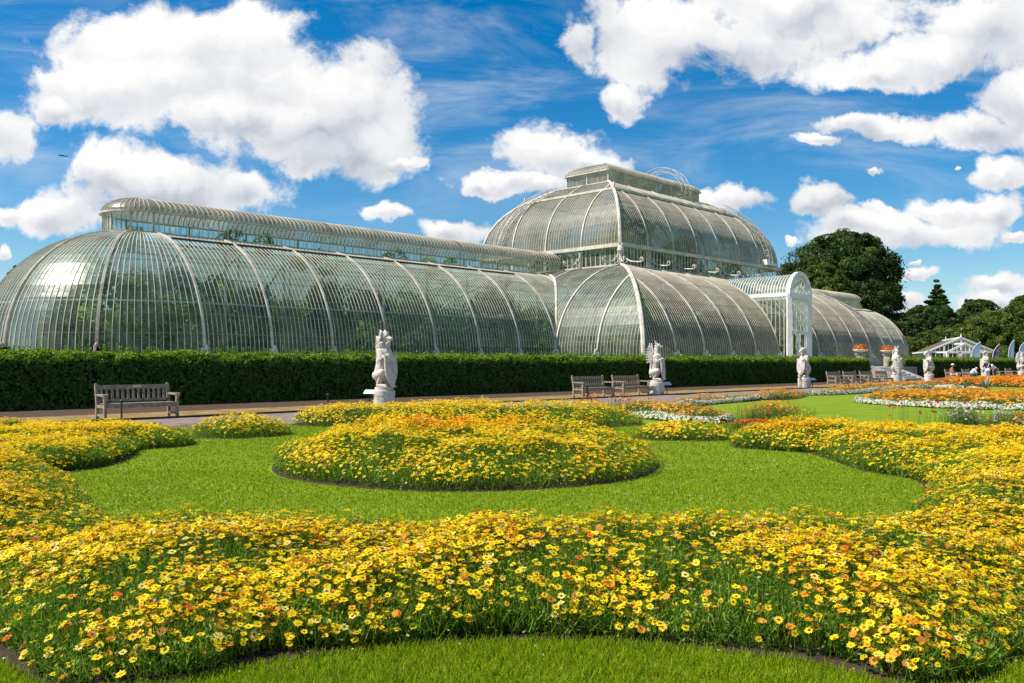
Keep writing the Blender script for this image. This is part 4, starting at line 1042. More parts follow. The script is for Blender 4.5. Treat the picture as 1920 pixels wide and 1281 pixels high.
tree(1745, 150, 622, 80, 'dark green bush tree left of the gabled greenhouse', MG, [2, 1, 4, .4], seed=17, leaf=.3, flatb=.05)
tree(1880, 118, 650, 40, 'bright bush between the blue flags', [(.13, .20, .03), (.09, .16, .02)], [1, 1], seed=18, leaf=.22, flatb=.03)
tree(38, 130, 500, 60, 'small dark tree behind the left end of the glasshouse', DG, [3, 3, 3, 1], seed=19, leaf=.36)
tree(5, 125, 552, 50, 'lower dark tree at the left frame edge', DG, [3, 3, 3, 1], seed=20, leaf=.36)
tree(-60, 120, 560, 130, 'broad tree just outside the left frame edge', DG, [3, 3, 3, 1], seed=21, leaf=.4)
tree(2010, 120, 570, 150, 'broad tree just outside the right frame edge', MG, [3, 3, 3, 1], seed=22, leaf=.4)
# far belt of wood, reads as one mass
cen = []
r_ = np.random.default_rng(5)
for i in range(150):
    x = r_.uniform(-400, 2400); Y = r_.uniform(200, 240); h = r_.uniform(7, 12); cen.append(((x-960)/F*Y, Y, h*.55, h*.6, h*.55))
V, C = foliage(cen, 11, 1, .9, DG, [3, 3, 3, 1])
tag(np_mesh('far_woodland', V, 4, C, M['leaf']), 'far dark woodland along the horizon', 'woodland', kind='stuff')

# ------------------------------------------------------------------ sculpted figures
def caps(bm, p, q, r0, r1, n=10):
    p = Vector(p); q = Vector(q); d = q-p; L = max(d.length, 1e-4); d = d/L if L > 1e-4 else Vector((0, 0, 1)); rot = Vector((0, 0, 1)).rotation_difference(d).to_matrix()
    rings = []; ks = 5
    for i in range(ks+1): a = -math.pi/2+math.pi/2*i/ks; rings.append((r0*math.cos(a), r0*math.sin(a)))
    for i in range(ks+1): a = math.pi/2*i/ks; rings.append((r1*math.cos(a), L+r1*math.sin(a)))
    vs = []
    for r, z in rings: vs.append([bm.verts.new(p+rot @ Vector((max(r, 1e-4)*math.cos(6.2832*k/n), max(r, 1e-4)*math.sin(6.2832*k/n), z))) for k in range(n)])
    for a, b in zip(vs, vs[1:]):
        for k in range(n): bm.faces.new((a[k], a[(k+1) % n], b[(k+1) % n], b[k]))
    bm.faces.new(vs[0][::-1]); bm.faces.new(vs[-1])
def ellip(bm, c, r, rot=(0, 0, 0)):
    M_ = Matrix.Translation(c) @ (Matrix.Rotation(rot[2], 4, 'Z') @ Matrix.Rotation(rot[1], 4, 'Y') @ Matrix.Rotation(rot[0], 4, 'X')) @ Matrix.Diagonal((*r, 1))
    bmesh.ops.create_icosphere(bm, subdivisions=3, radius=1, matrix=M_)
def fuse(name, bm, mat, parent, vox=.018, smooth=True):
    me = bpy.data.meshes.new(name+'_raw'); bm.to_mesh(me); bm.free(); t = bpy.data.objects.new('t', me); col.objects.link(t)
    md = t.modifiers.new('r', 'REMESH'); md.mode = 'VOXEL'; md.voxel_size = vox
    ms = t.modifiers.new('s', 'SMOOTH'); ms.factor = .5; ms.iterations = 1
    dg = bpy.context.evaluated_depsgraph_get(); me2 = bpy.data.meshes.new_from_object(t.evaluated_get(dg)); me2.name = name
    bpy.data.objects.remove(t); bpy.data.meshes.remove(me)
    return link(name, me2, mat, parent, smooth)
def shield(parent, c, w, h, rz, tilt=0):
    mb = MB(); n = 9; f = []; th_ = .05
    pr_ = []
    for i in range(n): t = i/(n-1); pr_.append((w/2*(1 if t < .45 else math.cos((t-.45)/.55*math.pi/2)**.8), h*(.5-t)))
    M_ = Matrix.Translation(c) @ Matrix.Rotation(rz, 4, 'Z') @ Matrix.Rotation(tilt, 4, 'X')
    for s_ in (0, 1):
        for (x, z) in pr_:
            for k in range(5):
                u = -1+k*.5; y = -.07*(1-u*u)*1.3-(th_/2 if s_ == 0 else -th_/2); f.append(M_ @ Vector((u*max(x, .01), y, z)))
    fs = []; N_ = n*5
    for s_ in (0, 1):
        for i in range(n-1):
            for k in range(4):
                q = [s_*N_+i*5+k, s_*N_+i*5+k+1, s_*N_+(i+1)*5+k+1, s_*N_+(i+1)*5+k]; fs.append(tuple(q if s_ == 0 else q[::-1]))
    loop = [i*5 for i in range(n)]+[(n-1)*5+k for k in range(1, 5)]+[i*5+4 for i in range(n-2, -1, -1)]+[3, 2, 1]
    for a, b in zip(loop, loop[1:]+loop[:1]): fs.append((a, a+N_, b+N_, b))
    mb.add(f, fs)
    # carved charge: raised boss + bars
    for z in (-.12, .05, .2):
        a = M_ @ Vector((-w*.26, -.085, z*h)); b = M_ @ Vector((w*.26, -.085, z*h)); mb.tube([a, (a+b)/2+(M_.to_3x3() @ Vector((0, -.045, .03))), b], .016, 6)
    return mb.build('shield', M['stone'], parent)
def beast(loc, H, face, kind, label, plate=None, ped_r=.36, ped_h=.58):
    """seated heraldic beast upright on its haunches behind a shield; local +x = the way it faces"""
    root = empty('statue', loc, face, label, 'statue', 'heraldic beast statues')
    mb = MB(); mb.lathe([(ped_r*1.0, 0), (ped_r*1.0, ped_h*.70), (ped_r*1.03, ped_h*.71), (ped_r*1.03, ped_h*.96), (ped_r*1.0, ped_h), (ped_r*.86, ped_h+.002), (ped_r*.86, ped_h+.09), (ped_r*.82, ped_h+.10)], 28); mb.build('pedestal', M['stone'], root)
    f = (H-ped_h-.1)/2.0; bm = bmesh.new(); z0 = ped_h+.08
    Z = lambda x, y, z: (x*f, y*f, z0+z*f)
    s = f
    # haunches, hind feet
    for y in (-.17, .17):
        caps(bm, Z(-.16, y, .42), Z(.10, y*1.25, .50), .17*s, .13*s); caps(bm, Z(.10, y*1.25, .50), Z(-.06, y*1.2, .16), .11*s, .075*s)
        caps(bm, Z(-.08, y*1.2, .08), Z(.22, y*1.25, .06), .075*s, .07*s)
        for k in (-.04, 0, .04): caps(bm, Z(.22, y*1.25+k, .05), Z(.29, y*1.25+k, .04), .035*s, .03*s, 8)
    # trunk
    caps(bm, Z(-.14, 0, .40), Z(-.06, 0, .80), .25*s, .225*s); caps(bm, Z(-.06, 0, .80), Z(.02, 0, 1.16), .225*s, .26*s); 
    # shoulders + forelegs gripping shield
    for y in (-.21, .21):
        caps(bm, Z(0, y*.8, 1.20), Z(.10, y*1.2, .96), .14*s, .11*s); caps(bm, Z(.10, y*1.2, .96), Z(.32, y*1.05, 1.08), .095*s, .065*s)
        ellip(bm, Z(.34, y*.95, 1.09), (.075*s, .06*s, .06*s))
        for k in (-.03, 0, .03): caps(bm, Z(.36, y*.95+k, 1.08), Z(.40, y*.95+k, 1.03), .022*s, .018*s, 8)
    # tail curling round the base
    tp = [(-.30, .0, .18), (-.34, .14, .30), (-.36, .18, .55), (-.33, .10, .75), (-.30, .03, .85)]
    for a, b in zip(tp, tp[1:]): caps(bm, Z(*a), Z(*b), .045*s, .045*s, 8)
    ellip(bm, Z(-.29, .02, .92), (.07*s, .06*s, .10*s))
    # neck and mane
    nx = {'lion': 0, 'griffin': .02, 'bull': .05, 'bow': .10}.get(kind, 0)
    caps(bm, Z(-.01, 0, 1.20), Z(-.02+nx, 0, 1.56), .20*s, .14*s)
    if kind in ('lion', 'crown'):
        for i in range(80):
            a = random.uniform(0, 6.28); z = random.uniform(1.15, 1.72); rr = .17+.05*math.sin((z-1.1)*4)
            if math.cos(a) > .72 and z > 1.5: continue
            x = math.cos(a)*rr*.9-.04; y = math.sin(a)*rr; caps(bm, Z(x, y, z), Z(x*1.10-.01, y*1.07, z-.14), .048*s, .022*s, 8)
    hz = 1.74; hx = .03+nx
    if kind == 'lion':
        ellip(bm, Z(hx, 0, hz), (.165*s, .14*s, .16*s)); caps(bm, Z(hx+.10, 0, hz-.06), Z(hx+.27, 0, hz-.10), .085*s, .065*s)
        caps(bm, Z(hx+.10, 0, hz-.14), Z(hx+.22, 0, hz-.20), .05*s, .04*s); ellip(bm, Z(hx+.31, 0, hz-.07), (.04*s, .045*s, .03*s))
        for y in (-.10, .10): caps(bm, Z(hx-.04, y, hz+.12), Z(hx-.10, y*1.25, hz+.20), .05*s, .025*s, 8); ellip(bm, Z(hx+.12, y*.75, hz+.03), (.04*s, .03*s, .025*s))
        for i in range(14): a = random.uniform(1.2, 5.0); caps(bm, Z(hx+math.cos(a)*.12, math.sin(a)*.15, hz+.12), Z(hx+math.cos(a)*.17-.02, math.sin(a)*.17, hz-.08), .04*s, .03*s, 8)
    elif kind == 'griffin':
        ellip(bm, Z(hx, 0, hz), (.15*s, .12*s, .14*s)); caps(bm, Z(hx+.09, 0, hz), Z(hx+.23, 0, hz-.03), .075*s, .035*s); caps(bm, Z(hx+.23, 0, hz-.03), Z(hx+.27, 0, hz-.11), .035*s, .012*s, 8)
        for y in (-.09, .09): caps(bm, Z(hx-.06, y, hz+.10), Z(hx-.12, y*1.2, hz+.26), .04*s, .015*s, 8); ellip(bm, Z(hx+.09, y*.8, hz+.04), (.035*s, .03*s, .03*s))
        for y in (-1, 1):
            for i in range(8):
                t = i/7; caps(bm, Z(-.16, y*.16, 1.15-.02*i), Z(-.30-.16*math.sin(t*2.4), y*(.22+.10*t), 1.86-.95*t), .06*s, .035*s, 8)
            ellip(bm, Z(-.26, y*.20, 1.35), (.12*s, .045*s, .34*s), (0, R(-14), 0))
    elif kind == 'bull':
        ellip(bm, Z(hx+.02, 0, hz-.02), (.17*s, .13*s, .13*s), (0, R(20), 0)); caps(bm, Z(hx+.12, 0, hz-.06), Z(hx+.30, 0, hz-.16), .095*s, .075*s)
        for y in (-1, 1): caps(bm, Z(hx-.02, y*.10, hz+.06), Z(hx-.02, y*.24, hz+.10), .035*s, .025*s, 8); caps(bm, Z(hx-.02, y*.24, hz+.10), Z(hx+.04, y*.25, hz+.24), .025*s, .01*s, 8); caps(bm, Z(hx-.06, y*.12, hz), Z(hx-.10, y*.22, hz-.03), .035*s, .02*s, 8)
    elif kind == 'bow':   # horse-like head bent down
        caps(bm, Z(hx-.05, 0, 1.55), Z(hx+.05, 0, hz), .15*s, .12*s); caps(bm, Z(hx+.05, 0, hz), Z(hx+.30, 0, hz-.20), .11*s, .07*s); ellip(bm, Z(hx+.32, 0, hz-.22), (.075*s, .065*s, .065*s))
        for y in (-.07, .07): caps(bm, Z(hx, y, hz+.08), Z(hx-.03, y*1.2, hz+.19), .03*s, .012*s, 8)
        for i in range(14): t = i/13; caps(bm, Z(hx-.10-.06*t, 0, hz+.08-.5*t), Z(hx-.20-.05*t, random.uniform(-.05, .05), hz-.02-.5*t), .05*s, .03*s, 8)
    elif kind == 'crown':
        ellip(bm, Z(hx, 0, hz-.04), (.15*s, .14*s, .15*s)); caps(bm, Z(hx+.08, 0, hz-.10), Z(hx+.20, 0, hz-.13), .08*s, .06*s)
        for i in range(8): a = 6.283*i/8; caps(bm, Z(hx+math.cos(a)*.12, math.sin(a)*.12, hz+.06), Z(hx+math.cos(a)*.15, math.sin(a)*.15, hz+.24), .035*s, .02*s, 8)
    elif kind == 'unicorn':
        caps(bm, Z(hx, 0, hz), Z(hx+.27, 0, hz-.08), .12*s, .065*s); caps(bm, Z(hx+.05, 0, hz+.10), Z(hx+.12, 0, hz+.45), .03*s, .008*s, 8)
        for y in (-.07, .07): caps(bm, Z(hx-.03, y, hz+.08), Z(hx-.05, y*1.2, hz+.20), .03*s, .012*s, 8)
    fuse('figure', bm, M['stone'], root, .013 if loc[1] < 45 else .02)
    shield(root, Vector(Z(.31, 0, .57)), .62*s, 1.08*s, R(90), R(-4))
    if plate:
        px, py = plate; r = empty('information_plate', (loc[0]+px, loc[1]+py, 0), R(12) if px > 0 else R(-10), 'small pale tilted plate beside the '+label.split(' statue')[0]+' statue', 'sign', 'plates beside the statues')
        m_ = MB(); m_.tube([(0, 0, 0), (0, 0, .50)], .02, 6); m_.build('stake', M['black'], r)
        m_ = MB(); m_.box(-.19, .19, -.13, .13, -.008, .008, M=Matrix.Translation((0, 0, .53)) @ Matrix.Rotation(R(28), 4, 'X')); m_.build('plate', M['plate'], r)
M['plate'] = pmat('plate', (.70, .76, .80), (.62, .68, .74), 8, .3)
beast(tuple(on(720, 23.2)), 2.66, R(-32), 'lion', 'largest maned lion statue on round pedestal, nearest the camera', (-.46, -.1))
beast(tuple(on(1231, 23.3)), 2.52, R(-22), 'griffin', 'winged griffin statue beside the two empty benches', (.50, .1))
beast(tuple(on(1508, 23.4)), 2.56, R(-150), 'bull', 'horned beast statue on round pedestal in front of the porch', (.52, .1))
beast(tuple(on(1681, 23.4)), 2.72, R(-95), 'crown', 'crowned beast statue at the left of the stone steps')
beast(tuple(on(1742, 24.6)), 2.62, R(-170), 'bow', 'bowed horse like statue at the right of the stone steps')
beast(tuple(on(1848, 24.6)), 2.75, R(-160), 'unicorn', 'slender unicorn statue behind the standing visitors')
beast(tuple(on(1915, 24.4)), 2.7, R(-20), 'griffin', 'winged beast statue at the right frame edge')

# ------------------------------------------------------------------ benches
def make_bench():
    r = empty('park_bench', (0, 0, 0)); L = .95   # local: x along, -y = front
    for x in (-L, L):
        m = MB(); m.beam((x, .28, 0), (x, .26, .42), .075, .075); m.beam((x, .26, .42), (x, .36, .92), .075, .07); m.tube([(x, .36, .91), (x, .365, .95)], [.045, .03], 8); m.build('rear_leg', M['wood'], r)
        m = MB(); m.beam((x, -.26, 0), (x, -.26, .62), .075, .07); m.build('front_leg', M['wood'], r)
        m = MB(); m.beam((x, -.31, .645), (x, .27, .655), .10, .05); m.tube([(x-.05, -.30, .64), (x+.05, -.30, .64)], .045, 8); m.build('armrest', M['wood'], r)
        m = MB(); m.beam((x, -.23, .36), (x, .24, .36), .05, .08); m.beam((x, -.23, .13), (x, .24, .13), .04, .06); m.build('side_rail', M['wood'], r)
    m = MB()
    for i in range(5): m.box(-L+.04, L-.04, -.27+.10*i, -.19+.10*i, .415, .437)
    m.box(-L+.04, L-.04, -.285, -.245, .32, .413); m.build('seat', M['wood'], r)
    m = MB(); m.beam((-L+.035, .35, .85), (L-.035, .35, .85), .035, .11); m.beam((-L+.035, .275, .50), (L-.035, .275, .50), .035, .07)
    for i in range(13): x = -L+.12+(2*L-.24)*i/12; m.beam((x, .28, .53), (x, .34, .80), .065, .02, up=(0, 1, 0))
    m.build('backrest', M['wood'], r)
    return r
bench0 = make_bench(); reg()
BG = 'wooden benches along the path'
bs = [(259, 23.3, 'single wooden bench with a brass plaque in front of the hedge at left'),
      (1113, 23.6, 'left one of the two empty benches beside the griffin statue'), (1184, 23.6, 'right one of the two empty benches beside the griffin statue'),
      (1572, 23.8, 'leftmost of the four empty benches in a row before the steps'), (1602, 23.8, 'second from left of the four empty benches in a row'),
      (1632, 23.8, 'third from left of the four empty benches in a row'), (1660, 23.8, 'rightmost of the four benches, partly behind the crowned statue'),
      (1787, 24.6, 'bench with the visitor in a straw hat seated on it'), (1818, 24.6, 'bench with the bent visitor in white seated on it'),
      (1874, 24.6, 'bench just right of the standing visitors'), (1897, 24.6, 'bench second right of the standing visitors'), (1921, 24.6, 'bench cut by the right frame edge')]
BP = []
for i, (x, d, lb) in enumerate(bs):
    o = bench0 if i == 0 else copy_tree(bench0)
    p = on(x, d); o.location = p; o.rotation_euler = (0, 0, BANG+(R(-4) if i in (1,) else 0)); tag(o, lb, 'bench', BG); BP.append(p)
m = MB(); m.box(-.02, .22, .325, .331, .835, .895); m.build('plaque', M['brass'], bench0)

# stakes and tripod
def stake(p, h, label):
    r = empty('stake_post', p, 0, label, 'post', 'short black stake posts'); m = MB(); m.tube([(0, 0, 0), (0, 0, h-.06)], .022, 8); m.build('post', M['black'], r)
    m = MB(); m.lathe([(.02, h-.08), (.045, h-.05), (.05, h-.02), (.03, h+.01), (.005, h+.02)], 10); m.build('finial', M['black'], r)
stake(gp(228, 797), .60, 'short black stake post in front of the single bench at left')
stake(gp(615, 768), .50, 'short black stake post left of the lion statue')
stake(gp(1500, 728), .62, 'short black stake post at the foot of the horned beast statue')
r = empty('tripod', gp(1101, 762), 0, 'black three legged stand in front of the left empty bench', 'tripod')
for a in (R(200), R(320), R(75)):
    m = MB(); m.tube([(0, 0, .55), (math.cos(a)*.33, math.sin(a)*.33, 0)], .02, 6); m.build('leg', M['black'], r)
m = MB(); m.tube([(0, 0, .30), (0, 0, .66)], .026, 8); m.lathe([(.03, .64), (.07, .67), (.07, .71), (.03, .74)], 10); m.build('head', M['black'], r)

# ------------------------------------------------------------------ steps, pillars, urns
st = empty('stone_steps', B(75.6, 26.9, 0), BANG, 'pale stone steps rising between two statues to the terrace', 'steps')
for i in range(6):
    m = MB(); m.box(-1.9, 1.9, i*.42+.002*i, 2.5-.003*i, i*.183+(.002 if i else 0), (i+1)*.183); m.build('step', M['stone'], st)
for x in (-2.11, 2.11):
    m = MB(); m.add([(x-.2, -.3, 0), (x+.2, -.3, 0), (x+.2, 2.5, 0), (x-.2, 2.5, 0), (x-.2, -.3, .16), (x+.2, -.3, .16), (x+.2, 2.5, 1.25), (x-.2, 2.5, 1.25)], [(0, 3, 2, 1), (4, 5, 6, 7), (0, 1, 5, 4), (1, 2, 6, 5), (2, 3, 7, 6), (3, 0, 4, 7)]); m.build('side_wall', M['plinth'], st)
m = MB(); m.box(74.75, 84, 29.45, 32.58, 0.01, 1.095, M=Rz); tag(m.build('landing', M['plinth']), 'stone landing at the head of the steps', 'landing', kind='structure')
def urn(u, d, label, zt=2.15):
    r = empty('planter_pillar', B(u, d, 1.1), BANG, label, 'planter', 'bowl planters of orange flowers'); h = zt-1.1
    m = MB(); m.box(-.28, .28, -.28, .28, 0, h-.12); m.box(-.34, .34, -.34, .34, h-.118, h); m.build('pillar', M['plinth'], r)
    m = MB(); m.lathe([(.16, h+.002), (.12, h+.08), (.25, h+.14), (.62, h+.26), (.68, h+.34), (.62, h+.345)], 24); m.build('bowl', M['white'], r, True)
    n = 700; v = rng.normal(size=(n, 3)); v /= np.linalg.norm(v, axis=1, keepdims=True); v[:, 2] = abs(v[:, 2])
    P = v*np.array([.62, .62, .48])*rng.uniform(.3, 1.0, (n, 1))*(.75+.45*np.sin(v[:, :1]*7+v[:, 1:2]*5)**2)+np.array([0, 0, h+.33]); s = rng.uniform(.05, .10, n)
    V, C = leafquads(P, v+rng.normal(0, .4, (n, 3)), s, s*.6, pick([(.75, .16, .02), (.85, .28, .03), (.55, .09, .02), (.10, .17, .03)], [3, 3, 2, 1], n)); np_mesh('flowers', V, 4, C, M['petal'], r)
urn(76.4, 31.6, 'left white bowl of orange flowers above the hedge end', 2.3); urn(83.6, 32.0, 'right white bowl of orange flowers behind the crowned statue', 2.3)

# ------------------------------------------------------------------ gabled greenhouse far right
gr = empty('gabled_greenhouse', (0, 0, 0), 0, 'small white framed gabled greenhouse beyond the hedge at right', 'greenhouse')
Yg = 128.0
def GX(x, y, dep=0): Y = Yg+dep; return Vector(((x-960)/F*Yg, Y, EYE+(HOR-y)/F*Yg))
gl = GX(1738, 660); ga = GX(1802, 633); gr_ = GX(1868, 660); DL = 30; dv = Vector((10.5, DL, 0))
gz = 0.0
def gbeam(m, a, b, w_=.22): m.beam(a, b, w_, w_)
m = MB(); gbeam(m, gl, ga); gbeam(m, ga, gr_); gbeam(m, gl, gr_, .16); gbeam(m, ga, ga+dv, .25); gbeam(m, gr_, gr_+dv, .2); gbeam(m, gl, gl+dv, .2)
for i in range(0, 17):
    t = i/16; p = gl.lerp(gr_, t); top = (gl.lerp(ga, t*2) if t <= .5 else ga.lerp(gr_, t*2-1)); gbeam(m, Vector((p.x, p.y, .1)), top, .22 if i % 4 == 0 else .07)
for i in range(1, 15):
    a = ga.lerp(ga+dv, i/15); b = gr_.lerp(gr_+dv, i/15); gbeam(m, a, b, .08); gbeam(m, Vector((b.x, b.y, .1)), b, .08)
gbeam(m, gr_+dv, ga+dv); gbeam(m, gl+dv, ga+dv)
m.build('frame', M['white'], gr)
m = MB(); o_ = Vector((0, .15, 0))
def quad(m, *p): m.add([x+o_ for x in p], [tuple(range(len(p)))], 0, .5)
quad(m, Vector((gl.x, gl.y, .1)), Vector((gr_.x, gr_.y, .1)), gr_, ga, gl); quad(m, Vector((gr_.x, gr_.y, .1)), Vector((gr_.x+dv.x, gr_.y+dv.y, .1)), gr_+dv, gr_); quad(m, Vector((gl.x, gl.y, .1)), Vector((gl.x+dv.x, gl.y+dv.y, .1)), gl+dv, gl)
m.build('glazing', M['glassc'], gr, tone=True)
m = MB(); quad(m, ga, gr_, gr_+dv, ga+dv); quad(m, ga, gl, gl+dv, ga+dv); m.build('roof', M['glassd'], gr, tone=True)
# entrance gable
m = MB(); a0, a1, a2 = GX(1757, 661)-Vector((0, 3, 0)), GX(1790, 645)-Vector((0, 3, 0)), GX(1824, 661)-Vector((0, 3, 0))
gbeam(m, a0, a1, .24); gbeam(m, a1, a2, .24); gbeam(m, a0, a2, .3)
for p in (a0, a1, a2, a0.lerp(a2, .33), a0.lerp(a2, .66)): gbeam(m, Vector((p.x, p.y, 0.1)), Vector((p.x, p.y, min(p.z, a0.z) if p is not a1 else a1.z)), .3 if p is not a1 else .1)
for p in (a0, a1, a2): gbeam(m, p, p+Vector((0, 3, 0)), .2)
for i in range(1, 10):
    t = i/10; p = a0.lerp(a2, t); top = a0.lerp(a1, 2*t) if t <= .5 else a1.lerp(a2, 2*t-1); gbeam(m, p, top, .07)
m.build('entrance_gable', M['white'], gr)
m = MB()
for p, dz in ((ga, .6), (ga+dv*.5, .6)): m.tube([p, p+Vector((0, 0, dz))], [.12, .03], 6)
m.build('finials', M['white'], gr)

# ------------------------------------------------------------------ feather flags
def flag(x, y0, Y, w_, colr, label, lean=.0, mat=None, cat='flag'):
    X = (x-960)/F*Y; H = EYE+(HOR-y0)/F*Y; r = empty('feather_flag', (X, Y, 0), 0, label, cat, 'tall feather flags'); n = 12
    pole = []; 
    for i in range(n+1):
        t = i/n; pole.append(Vector((lean*t+(.0 if t < .7 else w_*.9*((t-.7)/.3)**2), 0, H*t)))
    m = MB(); m.tube(pole, .03, 6); m.build('pole', M['white'], r)
    m = MB(); 
    z0 = .22; L = []; 
    for i in range(n+1):
        t = z0+(1-z0)*i/n; px = lean*t+(0 if t < .7 else w_*.9*((t-.7)/.3)**2)
        rt = lean*t+w_*(1 if t > .35 else .8+.2*(t-z0)/(.35-z0)); rt = max(rt, px+.02)
        b_ = .02*math.sin(t*5); L.append((Vector((px+.02, b_*0, H*t)), Vector(((px+rt)/2, b_+.02, H*t)), Vector((rt, -b_, H*t-.1*(t > .9)))))
    for a, b in zip(L, L[1:]):
        for k in (0, 1): m.add([a[k], a[k+1], b[k+1], b[k]], [(0, 1, 2, 3)])
    o = m.build('banner', mat, r, True)
    return r
m_, g_ = new_mat('pale_blue_fabric'); o_n = g_.node('ShaderNodeOutputMaterial'); a_ = g_.node('ShaderNodeBsdfDiffuse'); b_ = g_.node('ShaderNodeBsdfTranslucent'); x_ = g_.node('ShaderNodeMixShader')
c_ = g_.mix(g_.noise(g_.node('ShaderNodeTexCoord').outputs['Object'], 2), (.42, .64, .90, 1), (.52, .72, .94, 1)); g_.l.new(c_, a_.inputs[0]); g_.l.new(c_, b_.inputs[0]); x_.inputs[0].default_value = .6
g_.l.new(a_.outputs[0], x_.inputs[1]); g_.l.new(b_.outputs[0], x_.inputs[2]); g_.l.new(x_.outputs[0], o_n.inputs[0]); M['blue'] = m_
M['multi'] = None
m_, g_ = new_mat('multi_fabric'); o_n = g_.node('ShaderNodeOutputMaterial'); bs_ = g_.node('ShaderNodeBsdfPrincipled')
t_ = g_.node('ShaderNodeTexCoord').outputs['Generated']
g_.l.new(g_.ramp(g_.noise(t_, 3.0, 2), [(.3, (.02, .05, .25)), (.45, (.55, .12, .30)), (.55, (.05, .02, .08)), (.65, (.03, .22, .55))]), bs_.inputs[0]); g_.l.new(bs_.outputs[0], o_n.inputs[0]); M['multi'] = m_
flag(1817, 641, 106, .92, None, 'pale blue feather flag leaning in front of the gabled greenhouse', .55, M['blue'])
flag(1857, 645, 108, .72, None, 'multicoloured feather flag with pink and blue print', .5, M['multi'])
flag(1889, 637, 108, .66, None, 'narrow pale blue feather flag right of the bright bush', .25, M['blue'])
flag(1908, 638, 108, .95, None, 'pale blue feather flag above the statue at the right edge', .3, M['blue'])

# ------------------------------------------------------------------ people
SK = pmat('skin', (.55, .33, .23), (.48, .28, .19), 5, .6)
def cl(n, c): return pmat(n, c, tuple(x*.8 for x in c), 6, .85)
def person(loc, rz, pose, label, shirt, trs, hair=(.05, .03, .02), hat=None, extra=None, s=1.0):
    r = empty('person', loc, rz, label, 'person', 'visitors by the benches'); r.scale = (s, s, s)
    # joints, local: faces -y
    if pose == 'sit':
        hip = Vector((0, .0, .50)); chest = Vector((0, -.02, .92)); neck = Vector((0, -.03, 1.08)); head = Vector((0, -.07, 1.22)); knees = [Vector((x, -.44, .52)) for x in (-.13, .13)]; feet = [Vector((x, -.44, .07)) for x in (-.13, .13)]; hands = [Vector((-.10, -.33, .66)), Vector((.10, -.33, .66))]; elb = [Vector((-.27, -.12, .74)), Vector((.27, -.12, .74))]
    elif pose == 'sitbent':
        hip = Vector((0, .0, .50)); chest = Vector((0, -.26, .80)); neck = Vector((0, -.36, .90)); head = Vector((0, -.48, .95)); knees = [Vector((x, -.46, .52)) for x in (-.14, .14)]; feet = [Vector((x, -.46, .07)) for x in (-.14, .14)]; hands = [Vector((-.08, -.58, .56)), Vector((.08, -.58, .56))]; elb = [Vector((-.26, -.40, .60)), Vector((.26, -.40, .60))]
    elif pose == 'bent':
        hip = Vector((0, 0, .92)); chest = Vector((0, -.30, 1.20)); neck = Vector((0, -.40, 1.28)); head = Vector((0, -.52, 1.28)); knees = [Vector((x, -.03, .50)) for x in (-.11, .11)]; feet = [Vector((x, .02, .07)) for x in (-.12, .12)]; hands = [Vector((-.12, -.62, .86)), Vector((.12, -.62, .86))]; elb = [Vector((-.25, -.42, 1.0)), Vector((.25, -.42, 1.0))]
    else:
        hip = Vector((0, 0, .93)); chest = Vector((0, 0, 1.32)); neck = Vector((0, 0, 1.50)); head = Vector((0, -.03, 1.66)); knees = [Vector((-.10, -.04, .50)), Vector((.11, .06, .50))]; feet = [Vector((-.11, -.10, .07)), Vector((.13, .14, .07))]; hands = [Vector((-.25, -.16, .86)), Vector((.20, -.30, 1.12))]; elb = [Vector((-.29, -.01, 1.10)), Vector((.28, -.06, 1.12))]
    sh = [chest+Vector((x, 0, .08)) for x in (-.18, .18)]
    bm = bmesh.new(); caps(bm, hip, chest, .135, .15); caps(bm, neck-Vector((0, 0, .06)), head, .055, .055); ellip(bm, head+Vector((0, 0, .02)), (.078, .095, .118))
    ellip(bm, head+Vector((0, -.10, 0)), (.016, .022, .022)); [ellip(bm, head+Vector((x, 0, .01)), (.014, .025, .032)) for x in (-.08, .08)]
    for i in (0, 1):
        caps(bm, sh[i], elb[i], .052, .042); caps(bm, elb[i], hands[i], .04, .028); ellip(bm, hands[i]+Vector((0, -.03, 0)), (.032, .045, .018))
        for k in range(4): caps(bm, hands[i]+Vector((-.024+.016*k, -.06, 0)), hands[i]+Vector((-.026+.017*k, -.11+.01*abs(k-1.5), -.02)), .009, .007, 6)
        caps(bm, hands[i]+Vector((.03*(1 if i == 0 else -1), -.02, 0)), hands[i]+Vector((.055*(1 if i == 0 else -1), -.06, -.01)), .010, .008, 6)
        hj = hip+Vector((-.09 if i == 0 else .09, 0, 0)); caps(bm, hj, knees[i], .085, .06); caps(bm, knees[i], feet[i], .055, .04); caps(bm, feet[i]-Vector((0, 0, .02)), feet[i]+Vector((0, -.15, -.03)), .045, .035)
    fuse('body', bm, SK, r, .014)
    bm = bmesh.new(); caps(bm, hip, chest, .165, .172); caps(bm, sh[0], sh[1], .085, .085)
    for i in (0, 1): caps(bm, sh[i], sh[i].lerp(elb[i], .95), .078, .062)
    fuse('shirt', bm, cl('shirt', shirt), r, .02)
    bm = bmesh.new(); caps(bm, hip+Vector((-.07, 0, 0)), hip+Vector((.07, 0, 0)), .13, .13)
    for i in (0, 1):
        hj = hip+Vector((-.09 if i == 0 else .09, 0, 0)); caps(bm, hj, knees[i], .108, .078); caps(bm, knees[i], knees[i].lerp(feet[i], .9), .075, .055)
    fuse('trousers', bm, cl('trousers', trs), r, .02)
    bm = bmesh.new(); ellip(bm, head+Vector((0, .02, .055)), (.092, .10, .095)); fuse('hair', bm, cl('hair', hair), r, .02)
    if hat:
        m = MB(); m.lathe([(.21, .085), (.20, .095), (.105, .10), (.095, .19), (.05, .205), (.005, .207)], 18, tuple(head)); m.build('hat', cl('straw', hat), r, True)
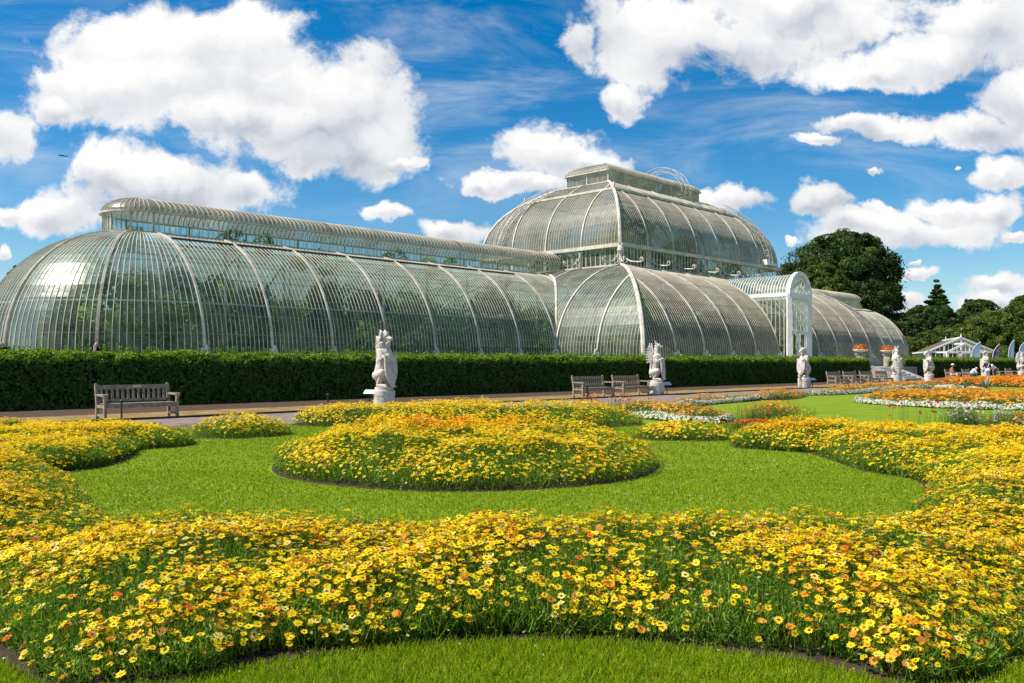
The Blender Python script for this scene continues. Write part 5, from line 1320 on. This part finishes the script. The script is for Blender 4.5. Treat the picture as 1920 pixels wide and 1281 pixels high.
    if extra == 'bag':
        bm = bmesh.new(); ellip(bm, Vector((.0, .22, .86)), (.19, .09, .17)); fuse('shoulder_bag', bm, cl('white_canvas', (.78, .76, .70)), r, .02)
        m = MB(); m.tube([(.02, .20, 1.0), (-.05, .19, 1.25), (-.14, .08, 1.46), (-.12, -.12, 1.42)], .022, 6); m.build('bag_strap', cl('strap', (.75, .75, .75)), r)
def near(i, du, dd=0): p = BP[i]; return (p.x+UX*du-UY*dd, p.y+UY*du+UX*dd, 0)
person(near(7, -.35, 0), BANG+R(10), 'sit', 'seated visitor with a straw hat and rust red shirt', (.45, .16, .09), (.62, .56, .46), hat=(.75, .62, .42))
person(near(8, .35, 0), BANG+R(35), 'sitbent', 'visitor in a white shirt and blue jeans bent forward on the bench', (.78, .78, .82), (.10, .17, .32), hair=(.65, .62, .6))
person(tuple(on(1851, 22.3)), R(165), 'stand', 'standing visitor in a dark vest with a white bag seen from behind', (.025, .02, .05), (.50, .55, .62), extra='bag', hair=(.45, .33, .2))
person(tuple(on(1866, 22.6)), R(-100), 'bent', 'visitor in a white shirt bending beside the standing visitor', (.80, .80, .86), (.03, .03, .05))

# ------------------------------------------------------------------ far aircraft
Ya = 2200; ap = empty('aeroplane', ((119-960)/F*Ya, Ya, EYE+(HOR-293)/F*Ya), R(35), 'tiny dark aeroplane crossing the sky above the left wing of the glasshouse', 'aeroplane')
m = MB(); m.tube([(-15, 0, 0), (-13, 0, .6), (0, 0, .8), (11, 0, .6), (15, 0, 0)], [.3, 1.7, 1.9, 1.7, .3], 10); m.build('fuselage', M['black'], ap)
m = MB()
for k in (-1, 1): m.add([(3, 0, 0), (-3, 0, 0), (-6, k*15, 1.2), (-4, k*15, 1.2), (3, 0, .5), (-3, 0, .5), (-6, k*15, 1.5), (-4, k*15, 1.5)], [(0, 1, 2, 3), (4, 7, 6, 5), (0, 3, 7, 4), (1, 5, 6, 2), (2, 6, 7, 3), (0, 4, 5, 1)])
m.build('wings', M['black'], ap)
m = MB(); m.add([(-11, -.2, .8), (-15, -.2, .8), (-16, -.2, 6), (-14, -.2, 6), (-11, .2, .8), (-15, .2, .8), (-16, .2, 6), (-14, .2, 6)], [(0, 1, 2, 3), (4, 7, 6, 5), (0, 3, 7, 4), (1, 5, 6, 2), (2, 6, 7, 3), (0, 4, 5, 1)]); m.build('tail_fin', M['black'], ap); ap.scale = (.7, .7, .7)
